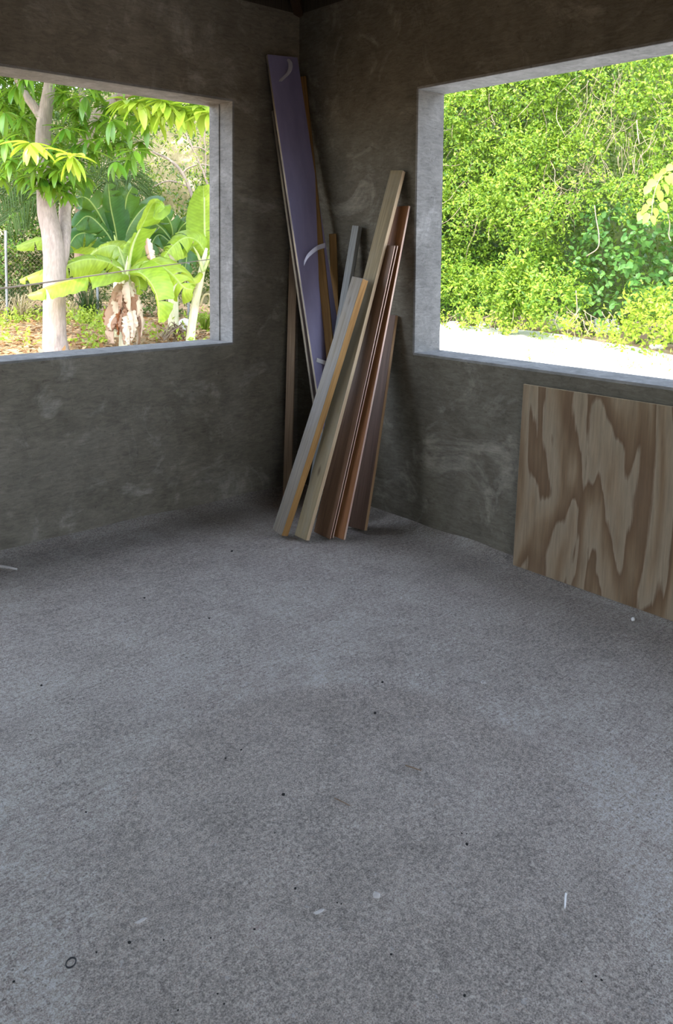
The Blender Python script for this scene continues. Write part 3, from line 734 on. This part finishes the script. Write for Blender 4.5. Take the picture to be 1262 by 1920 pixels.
for u, v, du, dv in [(1262, 310, -12, 8), (1250, 318, -14, 8), (1240, 328, -16, 12), (1228, 338, -16, 14), (1218, 350, -14, 16), (1232, 345, -2, 20), (1236, 358, 3, 22),
        (1222, 372, -8, 16), (1214, 384, -10, 14), (1228, 390, 2, 20), (1216, 400, -10, 16), (1222, 405, 6, 20), (1250, 330, 4, 18), (1246, 345, 8, 20), (1206, 398, -12, 14), (1258, 325, 2, 22), (1240, 380, 8, 16)]:
    p = at(u, v, 12.0+random.uniform(-.15, .15)); d = RT*du-UP*dv-FW*random.uniform(2, 9)
    put_leaf('leaf', hm, p, d, UP-FW*1.6+RT*random.uniform(-.6, .6), random.uniform(.13, .19), random.uniform(.10, .15), b)
# stones and the low block by the growth
def rock(name, u, v, sx, sy, sz, m, label, cat, seed=0):
    p = atz(u, v, ZG); r = random.Random(seed); bm = bmesh.new(); bmesh.ops.create_icosphere(bm, subdivisions=2, radius=1)
    for vv in bm.verts:
        vv.co *= r.uniform(.86, 1.1); vv.co = Vector((vv.co.x*sx, vv.co.y*sy, vv.co.z*sz))
    o = link(name, from_bm(bm, name), m, loc=(p.x, p.y, ZG+sz*.6)); o.rotation_euler.z = -YAW; tag(o, label, cat)
rock('white_stone', 1047, 618, .22, .16, .20, M['stone'], 'white stone at the foot of the growth, under the hanging dead stems', 'stone', 1)
rock('white_stone', 850, 616, .16, .14, .10, M['stone'], 'white stone at the edge of the white ground, left end of the right window', 'stone', 2)
rock('white_stone', 905, 618, .14, .12, .11, M['stone'], 'white stone below the weeping shrub, second from the window reveal', 'stone', 3)
rock('white_stone', 1230, 655, .12, .1, .06, M['stone'], 'small white stone among the low yellow-green bush', 'stone', 4)
p = atz(1137, 626, ZG); bm = bmesh.new(); add_box(bm, (-.24, -.1, 0), (.24, .1, .15)); add_box(bm, (-.20, .12, .1), (.26, .2, .26))
bmesh.ops.bevel(bm, geom=bm.edges[:], offset=.012, segments=2, affect='EDGES')
o = link('concrete_block', from_bm(bm, 'block'), M['conc'], loc=(p.x, p.y, ZG+.02)); o.rotation_euler.z = -YAW
tag(o, 'low white concrete block half hidden by weeds beside the low bush', 'block')
# little tufts on the marl
tf = []
for u, v in [(985, 677), (1000, 680), (1045, 676), (1180, 690), (1190, 694), (1250, 700), (1232, 672), (1208, 668), (1190, 664), (1170, 662), (1255, 685), (1222, 690), (960, 640), (1040, 655), (1130, 660), (1165, 695), (870, 640)]:
    q = atz(u, v, ZG); tf.append((np.array(q)+np.array([0, 0, .03]), np.array([.09, .09, .03])))
o = foliage('grass_tufts', tf, M['leaf_yellow'], None, 700, .06, .25, droop=-.6)
tag(o, 'sparse yellow-green grass tufts on the white ground outside the right window', 'grass', kind='stuff')

# ---- left window
def mango_leaf(k):
    r = random.Random(k); n = 7; V, F = [], []; cur = r.uniform(.15, .4)
    for i in range(n):
        t = i/(n-1); w = .5*math.sin(math.pi*(t*.93+.04))**.75
        V += [(-w, t, .3*w*.25-cur*t*t), (0, t, -cur*t*t-.02), (w, t, .3*w*.25-cur*t*t)]
    for i in range(n-1):
        for kk in (0, 1): F.append((i*3+kk, i*3+kk+1, i*3+kk+4, i*3+kk+3))
    me = mesh_pd('mango_leaf', V, F); me.polygons.foreach_set('use_smooth', [True]*len(me.polygons)); return me
mp = at(104, 660, 12.3); mp.z = ZG
mt = empty('mango_tree', mp); tag(mt, 'mango tree with pale sunlit forked trunk in the left window', 'tree')
K = 12.3/FOC
def T(name, pts, m, parent, sides=12, jit=.03, d=12.3):
    dd = lambda q: q[3] if len(q) > 3 else d
    return tube(name, [at(q[0], q[1], dd(q)) for q in pts], [q[2]/2*dd(q)/FOC for q in pts], m, parent, sides, 5, jit)
base = atz(105, 664, ZG)
T('trunk', [(106, 672, 60), (104, 655, 48), (102, 610, 42), (102, 560, 41), (102, 490, 41), (97, 440, 37), (87, 390, 34), (84, 320, 30), (81, 255, 28), (86, 205, 25), (94, 150, 20), (98, 80, 18), (102, -40, 16)], M['bark'], mt, 14)
T('limb', [(80, 225, 17), (64, 200, 16), (48, 178, 14), (30, 140, 13), (5, 60, 11)], M['bark'], mt)
T('limb', [(110, 510, 22, 12.35), (119, 475, 22, 12.4), (121, 450, 22, 12.45), (122, 420, 23, 12.6), (123, 385, 22, 12.7), (136, 320, 20, 12.8), (165, 250, 20, 12.8), (180, 215, 17, 12.8), (215, 185, 13, 12.8), (250, 140, 10, 12.8)], M['bark'], mt)
T('limb', [(170, 235, 14, 12.8), (160, 215, 12, 12.8), (150, 150, 11, 12.8), (140, 60, 9, 12.8)], M['bark'], mt)
T('branch', [(215, 185, 9, 12.8), (270, 175, 7, 12.4), (330, 178, 6, 12.0), (385, 170, 5, 11.7)], M['bark_dark'], mt, 7)
ml = [mango_leaf(k) for k in range(5)]; mly = [mango_leaf(k+10) for k in range(3)]
for me in ml: me.materials.append(M['mango'])
for me in mly: me.materials.append(M['mango_young'])
def whorl(u, v, d, n, L, young, obj=True, spread=1.0):
    p = at(u, v, d); out = []
    for i in range(n):
        an = 2*math.pi*i/n*1.0+random.uniform(-.3, .3); el = random.uniform(-1.15, .15) if i % 4 else random.uniform(-.2, .6)
        dr = Vector((math.cos(an)*math.cos(el), math.sin(an)*math.cos(el), math.sin(el)))
        up = Vector((0, 0, 1))*.9+dr*.3+Vector(SUN_DIR)*.3; l = L*random.uniform(.7, 1.15)
        if obj: put_leaf('leaf', random.choice(mly if young else ml), p+dr*.02, dr, up, l, l*random.uniform(.27, .34), mt)
        else: out.append((p, dr, up, l, l*.26))
    return out
near = [(57, 268, 10.9, 1), (135, 292, 10.9, 1), (262, 190, 11.2, 1), (318, 198, 11.2, 1), (345, 205, 11.3, 1), (378, 200, 11.4, 1), (290, 215, 11.5, 1),
        (210, 225, 11.4, 0), (217, 302, 11.3, 0), (122, 240, 11.6, 0), (195, 258, 11.6, 0), (252, 282, 11.5, 0), (275, 232, 11.6, 0), (30, 163, 11.2, 0), (10, 262, 11.2, 0),
        (85, 345, 11.7, 0), (118, 345, 11.9, 0), (240, 235, 11.7, 0), (160, 180, 11.6, 0), (8, 210, 11.3, 0), (165, 262, 11.8, 0)]
near += [(305, 188, 11.2, 1), (392, 212, 11.3, 1), (238, 188, 11.3, 1), (92, 300, 11.3, 0), (70, 310, 11.4, 0), (108, 318, 11.3, 0)]
for u, v, d, y in near: whorl(u, v, d, 16 if y else 9, .36 if y else .29, y)
rest = []
for _ in range(1700):                                     # the wide crown over and in front of the trunk
    q = unit(1)[0]*rng.uniform(.55, 1.0)**.33; q = Vector((mp.x+.9+q[0]*2.7, mp.y+.2+q[1]*3.2, 5.4+q[2]*2.5)); k_ = q-CAM; dd = k_.dot(FW)
    vv = PY-FOC*k_.dot(UP)/dd
    if vv > 150 or dd < 7.5 or q.y < 1.6: continue
    uu = 631+FOC*k_.dot(RT)/dd; rest += whorl(uu, vv, dd, 12, .27, 0, False)
for u, v, d in [(88, 285, 11.6), (100, 345, 11.8), (80, 330, 11.7), (95, 315, 11.7), (125, 360, 11.9), (118, 300, 11.8), (140, 270, 11.9), (100, 270, 11.8), (57, 285, 11.3), (135, 310, 11.3), (100, 330, 11.8), (135, 335, 12.1), (150, 300, 12.2), (160, 330, 12.4), (175, 285, 12.3), (70, 330, 11.7), (110, 300, 11.6), (150, 235, 12.0), (185, 225, 12.2), (205, 265, 12.2),
                (225, 265, 12.2), (240, 300, 12.3), (265, 265, 12.3), (200, 200, 12.0), (150, 205, 12.0), (230, 200, 12.0), (130, 200, 12.1), (120, 175, 12.0), (45, 330, 11.9), (20, 300, 11.8), (0, 330, 11.8), (40, 220, 11.8), (28, 250, 11.9), (180, 170, 12.0), (255, 215, 12.0), (300, 185, 11.9), (335, 190, 11.9), (385, 215, 11.9), (360, 190, 12.0)]:
    rest += whorl(u, v, d, 22, .28, 0, False)
for _ in range(260):
    u, v = random.uniform(-160, 330), random.uniform(60, 275); d = random.uniform(12.9, 15)
    if u > 240 and v > 215: continue
    rest += whorl(u, v, d, 13, .25, 0, False)
for _ in range(160):
    u, v = random.uniform(-420, 420), random.uniform(-420, 110); d = random.uniform(12.6, 16)
    rest += whorl(u, v, d, 12, .27, 0, False)
for _ in range(40):
    u, v = random.uniform(-60, 60), random.uniform(150, 330); d = random.uniform(12.6, 14)
    rest += whorl(u, v, d, 13, .24, 0, False)
P_, D_, U_, L_, W_ = zip(*rest)
V, F = leaves_arr(np.array([tuple(p) for p in P_]), np.array([tuple(p) for p in D_]), np.array([tuple(p) for p in U_]), L_, W_, fold=.1, seg=2, droop=.2)
link('canopy', fast_mesh('canopy', V, F), M['mango'], mt, kind='stuff')

# bananas
def banana_leaf(name, pts, w, m, parent, d=13.0, hang=.5, side=None, tears=3, sides=(1, 1), seed=0):
    """midrib through (u, v[, depth]) points; w blade width in metres; hang: how far the halves fold down; side: direction the blade faces"""
    r = random.Random(seed); P = [at(q[0], q[1], q[2] if len(q) > 2 else d) for q in pts]
    C = [Vector(c) for c in catmull([tuple(p) for p in P], 7)]; n = len(C)
    nrm = Vector(side if side is not None else (0, 0, 1)); V, F, UVv = [], [], []
    ns = 5
    tear = {s: sorted(r.sample(range(3, n-2), min(tears, max(0, n-6)))) for s in (-1, 1)}
    for s in (-1, 1):
        grp = []
        row0 = None
        if not sides[0 if s < 0 else 1]: continue
        sw = sides[0 if s < 0 else 1]
        def row(i, skew=0.0, droopx=0.0):
            t = i/(n-1); T_ = (C[min(i+1, n-1)]-C[max(i-1, 0)]).normalized()
            S = T_.cross(nrm); S = S.normalized() if S.length > 1e-4 else RT; U2 = S.cross(T_)
            ww = w/2*sw*(math.sin(math.pi*min(1, t*.9+.07))**.55)*(1-.15*t); rr = []
            for k in range(ns):
                a = k/(ns-1); ang = hang*(.35+.9*a)+droopx*a
                q = C[i]+S*s*ww*a*math.cos(ang)+(-U2)*ww*a*math.sin(ang)+T_*(.18*ww*a*a+skew*a*w)
                q = q+U2*.012*math.sin(9*t*6+k)*a
                q = q+Vector((r.uniform(-1, 1), r.uniform(-1, 1), r.uniform(-1, 1)))*.02*a*(name == 'dead_leaf')
                rr.append(len(V)); V.append(q); UVv.append((s*a, t))
            return rr
        cur = row(0)
        for i in range(1, n):
            nx = row(i, -.05 if (i in tear[s]) else 0)
            for k in range(ns-1):
                F.append((cur[k], cur[k+1], nx[k+1], nx[k]) if s > 0 else (cur[k], nx[k], nx[k+1], cur[k+1]))
            cur = row(i, .07, r.uniform(.1, .5)) if i in tear[s] else nx
            if i in tear[s]: cur[0] = nx[0]
    me = mesh_pd(name, V, F); uv = me.uv_layers.new(name='leaf')
    for lp in me.loops: uv.data[lp.index].uv = UVv[lp.vertex_index]
    return link(name, me, m, parent, smooth=True)
def petiole(pts, d, w, parent, m=None):
    T('petiole', pts, m or M['petiole'], parent, 7, 0, d)
FRONT = -FW+Vector((0, 0, .5))
def ban(name, u, v, d, label):
    p = at(u, v, d); p.z = ZG; e = empty(name, p); tag(e, label, 'banana plant'); return e
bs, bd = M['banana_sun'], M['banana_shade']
b1 = ban('banana_plant', 237, 645, 13, 'banana plant with skirt of dead brown leaves, in the middle of the left window')
T('pseudostem', [(234, 665, 24), (236, 600, 22), (237, 545, 20), (238, 515, 14), (243, 480, 7)], M['banana_stem'], b1, 10, .02, 13)
banana_leaf('leaf', [(236, 512), (205, 492, 12.8), (165, 485, 12.6), (125, 497, 12.4), (96, 520, 12.3)], .80, bs, b1, 13, .8, FRONT, 3, seed=1)
banana_leaf('leaf', [(234, 510, 13.2), (190, 492, 13.2), (130, 488, 13.1), (80, 505, 13.0), (36, 524, 12.9)], .62, bs, b1, 13.2, .6, FRONT*.4+Vector((0, 0, 1)), 5, seed=2)
banana_leaf('leaf', [(236, 514, 12.8), (190, 513, 12.2), (130, 525, 11.9), (85, 540, 11.7), (52, 553, 11.6)], .5, bs, b1, 13, .5, Vector((0, 0, 1))-FW*.5, 2, seed=3)
banana_leaf('leaf', [(240, 505), (252, 455, 12.9), (270, 415, 12.8), (286, 382, 12.7), (300, 380, 12.6), (309, 390, 12.6)], .56, bs, b1, 13, .3, -FW+RT*.8, 1, (.25, 1.25), 4)
banana_leaf('leaf', [(240, 510), (262, 492, 12.8), (290, 492, 12.6), (320, 512, 12.4), (345, 538, 12.3), (362, 543, 12.3)], .82, bs, b1, 13, .65, FRONT, 3, seed=5)
banana_leaf('leaf', [(242, 512, 12.8), (262, 512, 12.4), (283, 532, 12.2), (296, 565, 12.1), (298, 604, 12.1)], .48, bs, b1, 13, .5, -FW-RT*.5, 2, (1.3, .4), 6)
banana_leaf('leaf', [(240, 505, 13.1), (232, 475, 13.3), (215, 460, 13.5), (190, 465, 13.7), (168, 480, 13.8)], .55, bs, b1, 13, .5, FRONT, 2, seed=7)
banana_leaf('leaf', [(241, 500, 13.1), (246, 465, 13.3), (262, 450, 13.5), (280, 470, 13.7)], .6, bs, b1, 13, .5, FRONT, 1, seed=8)
banana_leaf('leaf', [(242, 515, 13.0), (258, 520, 12.9), (262, 535, 12.8), (258, 552, 12.8)], .30, bs, b1, 13, .6, FRONT, 1, seed=9)
petiole([(237, 530, 6), (243, 490, 6), (251, 455, 4), (268, 418, 3)], 12.85, 0, b1); petiole([(236, 525, 6), (228, 505, 5), (218, 500, 3)], 12.9, 0, b1); petiole([(238, 525, 6), (232, 490, 5), (222, 462, 3)], 13.1, 0, b1)
for k in range(46):                                      # dead leaves hanging round the stem, each a leaf
    a = random.uniform(-1, 1); u0 = 237+a*14; v0 = random.uniform(525, 600); ln = random.uniform(35, 75); du = a*random.uniform(4, 30)
    dd = 12.95-.25*random.random()+(.5 if k % 4 == 0 else 0)
    banana_leaf('dead_leaf', [(u0, v0, dd), (u0+du*.6, v0+ln*.3, dd-.1), (u0+du*.9, v0+ln*.65, dd-.12), (u0+du*.8, min(655, v0+ln), dd-.1)], random.uniform(.12, .30), M['dry_leaf'], b1, dd, random.uniform(.2, 1.2),
                Vector((random.uniform(-1, 1), -1, random.uniform(-.6, .6))), 0, seed=20+k)
banana_leaf('dead_leaf', [(276, 447, 12.8), (278, 465, 12.75), (281, 478, 12.7), (283, 488, 12.7)], .22, M['dry_leaf'], b1, 12.8, .7, -FW, 1, seed=60)
b2 = ban('banana_plant', 222, 600, 14.6, 'shaded dark green banana plant standing behind the skirted one')
T('pseudostem', [(222, 640, 22), (222, 560, 20), (222, 490, 15), (222, 455, 8)], M['banana_stem'], b2, 10, .02, 14.6)
for k, (pts, w, ten) in enumerate([
        ([(222, 470), (216, 430), (207, 385), (203, 345)], .62, 2), ([(220, 468), (195, 430), (165, 405), (140, 425)], .62, 4), ([(224, 470), (245, 420), (275, 385), (305, 380)], .7, 2),
        ([(218, 470), (180, 440), (145, 440), (125, 470)], .55, 3), ([(220, 470), (185, 400), (160, 370), (135, 375)], .6, 4), ([(222, 470), (232, 410), (238, 370), (248, 350)], .55, 2),
        ([(218, 472), (150, 452), (90, 447), (31, 463)], .50, 2)]):
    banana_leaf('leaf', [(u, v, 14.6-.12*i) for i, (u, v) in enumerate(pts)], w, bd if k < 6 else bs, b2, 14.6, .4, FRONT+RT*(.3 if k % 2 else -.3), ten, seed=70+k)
petiole([(222, 500, 7), (218, 460, 5), (211, 410, 4)], 14.55, 0, b2); petiole([(222, 500, 7), (206, 460, 5), (192, 440, 4)], 14.55, 0, b2)
b3 = ban('banana_plant', 360, 630, 13.3, 'banana plant with slim white stem, beside the right reveal of the left window')
T('pseudostem', [(356, 650, 18), (360, 610, 16), (368, 560, 15), (376, 520, 14), (382, 490, 11), (387, 465, 6)], M['banana_stem'], b3, 10, .02, 13.3)
banana_leaf('leaf', [(386, 475), (370, 452, 13.2), (348, 445, 13.0), (325, 460, 12.9), (304, 486, 12.8)], .68, bs, b3, 13.3, .6, FRONT, 4, seed=90)
banana_leaf('leaf', [(385, 480, 13.5), (384, 440, 13.6), (383, 390, 13.7), (381, 348, 13.8)], .75, bs, b3, 13.5, .1, -FW-RT*.2, 1, seed=91)
banana_leaf('leaf', [(380, 505), (366, 522, 13.1), (350, 512, 13.0), (335, 494, 12.9)], .20, M['leaf_yellow'], b3, 13.3, .6, FRONT, 1, seed=92)
banana_leaf('leaf', [(388, 475), (410, 455, 13.2), (440, 460, 13.1), (465, 490, 13.0)], .5, bs, b3, 13.3, .7, FRONT, 3, seed=93)
banana_leaf('leaf', [(386, 480), (400, 490, 13.2), (404, 515, 13.1), (398, 540, 13.1)], .24, bs, b3, 13.3, .6, FRONT, 1, seed=94)
petiole([(383, 505, 7), (388, 480, 5), (384, 440, 4), (383, 370, 3)], 13.45, 0, b3); petiole([(381, 510, 7), (372, 480, 5), (362, 462, 3)], 13.2, 0, b3); petiole([(382, 508, 7), (394, 480, 5), (404, 462, 3)], 13.2, 0, b3)
tube('dry_sheath', [at(u, v, 13.2) for u, v in ((375, 575), (382, 555), (392, 552), (393, 565), (384, 580))], [.018, .02, .016, .014, .01], M['straw'], b3, 6)
tube('dry_sheath', [at(u, v, 13.2) for u, v in ((368, 540), (360, 535), (352, 548), (354, 570))], [.014, .016, .012, .006], M['straw'], b3, 6)
b4 = ban('banana_plant', 325, 560, 15.4, 'dark banana plant in deep shade, between the two sunlit banana plants')
T('pseudostem', [(325, 630, 20), (325, 540, 18), (325, 470, 12), (325, 440, 7)], M['banana_stem'], b4, 10, .02, 15.4)
for k, (pts, w) in enumerate([([(325, 455), (300, 425), (270, 410), (245, 425)], .6), ([(325, 455), (340, 425), (360, 415), (385, 430)], .6), ([(325, 460), (300, 440), (285, 455), (275, 490)], .5), ([(325, 460), (340, 450), (350, 475), (345, 520)], .55), ([(325, 455), (322, 425), (312, 405), (298, 395)], .5)]):
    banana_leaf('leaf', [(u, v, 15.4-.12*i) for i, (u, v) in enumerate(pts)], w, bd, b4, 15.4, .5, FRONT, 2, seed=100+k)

# cable, fence
o = tube('cable', [at(u, v, d) for u, v, d in ((-120, 556, 4.6), (0, 541, 5.6), (76, 531, 6.6), (200, 513, 8.6), (235, 508, 9.3), (307, 498, 11), (395, 486, 13), (480, 474, 16))], [.0075]*8, M['cable'], None, 6)
tag(o, 'thin dark cable strung across outside the left window', 'cable')
fence = empty('chain_link_fence', tuple(atz(182, 610, ZG)))
tag(fence, 'rusty chain-link fence on grey pipe posts behind the banana plants', 'fence')
DF = 17.2
def fpt(u, z): p = at(u, 465, DF); p.z = z; return p
for u in (-160, 11, 182, 353): tube('post', [fpt(u, ZG), fpt(u, .8), fpt(u, 1.78)], [.028]*3, M['galv'], fence, 8, 2)
a_, b_ = fpt(-160, 0), fpt(353, 0); pl = Pile(); LF = (b_-a_).length; dr = (b_-a_)/LF; zz = 1.65; k = -zz
while k < LF:
    for sgn in (1, -1):
        s0, s1 = k, k+zz; t0, t1 = max(0, -s0), min(zz, LF-s0)
        if t1 <= t0: continue
        z = (lambda t: ZG+.03+t) if sgn > 0 else (lambda t: ZG+.03+zz-t)
        q0 = a_+dr*(s0+t0); q0.z = z(t0); q1 = a_+dr*(s0+t1); q1.z = z(t1)
        V, F = tube_data([q0, q1], [.0013, .0013], 3, 1); pl.add(V, F)
    k += .09
pl.build('wire_mesh', M['bark_dark'], fence, kind='stuff', smooth=False)

# background growth of the left window
b = bush('dark_thicket', (60, 600, 19.5), 'dark undergrowth behind the fence, left of the mango trunk', 'thicket')
dk = lambda u, v: 19.5
foliage('foliage', field((-150, 190), (60, 600), 38, dk, .4, .8, .8), M['leaf_shade'], b, 170, .11, .45)
foliage('lit_foliage', field((-100, 190), (280, 590), 60, lambda u, v: 18.6, .2, .4, .5), M['leaf_mid'], b, 120, .10, .45)
b = bush('dark_thicket', (300, 600, 20), 'dark undergrowth behind the shaded banana plants', 'thicket')
foliage('foliage', field((180, 460), (340, 610), 40, lambda u, v: 19.2, .35, .65, .7), M['leaf_shade'], b, 150, .10, .45)
foliage('upper_foliage', field((170, 470), (60, 350), 42, lambda u, v: 20.5, .3, .6, .9, lambda u, v: ((u-360)/38)**2+((v-310)/55)**2 < 1), M['leaf_shade'], b, 120, .10, .45)
b = bush('bare_tree', (395, 600, 17.6), 'leaning bare-branched tree with sparse yellowish leaves, against the right reveal of the left window', 'tree')
for P in ([(372, 400, 11), (345, 330, 10), (318, 300, 8), (288, 285, 6), (262, 262, 4)], [(340, 328, 7), (352, 316, 6), (375, 308, 5), (400, 312, 4)], [(400, 380, 10), (384, 330, 7), (360, 275, 6), (345, 245, 4), (335, 235, 3)],
          [(356, 352, 6), (325, 340, 6), (305, 342, 4), (285, 352, 3)], [(385, 330, 5), (386, 290, 5), (384, 250, 4), (392, 220, 3)], [(360, 275, 4), (378, 278, 4), (396, 290, 3)]):
    T('branch', [(q[0], q[1], q[2]*.62) for q in P], M['bark'], b, 7, 0, 17.4)
foliage('foliage', field((290, 440), (180, 350), 30, lambda u, v: 17.8, .15, .35, .5), M['leaf_yellow'], b, 75, .08, .4)
# palm
pmr = at(150, 500, 18.0); pmr.z = ZG
pm = empty('palm', pmr); tag(pm, 'dark feathery palm hanging behind the mango trunk and banana plants', 'palm')
T('trunk', [(150, 640, 24), (150, 500, 22), (152, 380, 20)], M['bark_dark'], pm, 10, .05, 18.0)
def frond(pts, d, w, seed):
    r = random.Random(seed); C = [Vector(c) for c in catmull([tuple(at(u, v, d-.1*i)) for i, (u, v) in enumerate(pts)], 14)]; n = len(C)
    V, F = tube_data(C[::3]+[C[-1]], list(np.linspace(.018, .004, len(C[::3])+1)), 5, 1); Vs = [np.array(q) for q in V]; F = list(F)
    P, D, U, L, Wd = [], [], [], [], []
    for i in range(4, n):
        T_ = (C[i]-C[i-1]).normalized()
        S = T_.cross(-FW).normalized()
        for s in (-1, 1):
            dd = S*s*1.0+T_*.7+Vector((0, 0, -.5))+Vector((r.uniform(-.1, .1), r.uniform(-.1, .1), 0))
            P.append(tuple(C[i])); D.append(tuple(dd)); U.append(tuple(-FW+UP*.5)); L.append(w*(.5+.7*math.sin(math.pi*i/n))); Wd.append(.035)
    V2, F2 = leaves_arr(np.array(P), np.array(D), np.array(U), L, Wd, fold=.2, seg=2, droop=.25)
    pl = Pile(); pl.add(Vs, F); pl.add([np.array(q) for q in V2], [tuple(int(x) for x in f_) for f_ in F2])
    pl.build('frond', M['palm'], pm, smooth=False)
for k, pts in enumerate([[(152, 385), (110, 330), (50, 320), (-10, 380)], [(152, 385), (100, 360), (50, 370), (10, 420)], [(152, 385), (200, 310), (240, 310), (262, 360)], [(152, 385), (190, 330), (222, 335), (232, 400)], [(152, 385), (200, 340), (255, 350), (290, 400)], [(152, 385), (140, 300), (90, 270), (20, 290)], [(152, 385), (60, 300), (10, 300), (-40, 330)]]):
    frond(pts, 17.6, .55, k)
# ground cover beneath
def scatter(us, vs_, n, zr, size, aspect, flat):
    P, D, U, L, Wd = [], [], [], [], []
    for _ in range(n):
        q = atz(random.uniform(*us), random.uniform(*vs_), ZG); P.append((q.x, q.y, ZG+random.uniform(.005, zr)))
        d = unit(1)[0]; d[2] *= (.25 if flat else 1); D.append(d); u = unit(1)[0]*.5+np.array([0, 0, 1]); U.append(u)
        l = size*random.uniform(.6, 1.3); L.append(l); Wd.append(l*aspect)
    return leaves_arr(np.array(P), np.array(D), np.array(U), L, Wd, fold=.2)
V, F = scatter((-60, 460), (588, 705), 4200, .05, .13, .42, True)
o = link('leaf_litter', fast_mesh('leaf_litter', V, F), M['litter']); tag(o, 'brown fallen leaves strewn over the earth outside the left window', 'leaf litter', kind='stuff')
wl = []
for u0, v0, n, r in ((20, 608, 16, .14), (60, 600, 12, .13), (145, 605, 16, .14), (170, 615, 10, .12), (195, 610, 10, .14), (160, 650, 8, .10), (60, 650, 5, .08), (20, 640, 6, .09), (205, 625, 7, .13), (390, 615, 8, .16), (320, 640, 4, .08), (345, 655, 4, .08), (180, 640, 6, .1), (280, 640, 5, .1)):
    for k in range(n):
        q = atz(u0+random.uniform(-24, 24), v0+random.uniform(-9, 9), ZG); rr = r*random.uniform(.6, 1.2); wl.append((np.array((q.x, q.y, ZG+rr*.6)), np.array([rr, rr, rr*.8])))
o = foliage('ground_weeds', wl, M['leaf_yellow'], None, 260, .09, .5, droop=-.4); tag(o, 'yellow-green weeds growing on the earth around the mango trunk', 'weeds', kind='stuff')
def tuft(u, v, n, h, m, label, name='grass_tuft', spread=.5):
    q = atz(u, v, ZG); pl = Pile()
    for k in range(n):
        an = random.uniform(0, 6.28); ss = random.uniform(.15, 1)*spread; hh = h*random.uniform(.5, 1.1); dx, dy = math.cos(an)*ss, math.sin(an)*ss
        p0 = np.array((q.x+dx*.15, q.y+dy*.15, ZG)); P = [p0, p0+np.array((dx*.25, dy*.25, hh*.6)), p0+np.array((dx*.7, dy*.7, hh)), p0+np.array((dx*1.1, dy*1.1, hh*random.uniform(.4, .9)))]
        V, F = tube_data(P, [.009, .008, .006, .002], 3, 3); pl.add(V, F)
    o = link(name, mesh_pd(name, pl.V, pl.F), m, smooth=True); tag(o, label, 'grass')
tuft(40, 602, 70, .55, M['straw'], 'tall dry pale grass tuft left of the mango trunk')
tuft(142, 600, 60, .42, M['straw'], 'dry pale grass tuft right of the mango trunk', spread=.4)
tuft(165, 606, 80, .7, M['palm'], 'dark green grass tuft behind the dry grass, right of the mango trunk')
tuft(25, 600, 60, .7, M['palm'], 'dark green grass tuft behind the dry grass, left of the mango trunk')
tuft(385, 622, 40, .35, M['leaf_yellow'], 'yellow-green spiky grass tuft beside the white banana stem', spread=.3)
# heap of dry fronds and the white sack by the white banana stem
hp = atz(332, 640, ZG); he = empty('dry_frond_heap', tuple(hp)); tag(he, 'heap of dry grey-brown fronds at the foot of the white banana stem', 'heap')
for k in range(26):
    a = random.uniform(-.6, 3.7); p1 = hp+Vector((math.cos(a)*random.uniform(.2, .5), math.sin(a)*.4, 0)); top = hp+Vector((random.uniform(-.12, .12), random.uniform(-.1, .1), random.uniform(.18, .34)))
    tube('dry_frond', [top, (top+p1)/2+Vector((0, 0, .05)), p1], [.008, .014, .008], M['twig'] if k % 2 else M['bark_dark'], he, 5, 3)
rock('white_stone', 346, 622, .15, .12, .17, M['stone'], 'rounded white stone behind the dry frond heap, by the white banana stem', 'stone', 9)
for P in ([(300, 640), (320, 620)], [(280, 645), (300, 632)]): pass
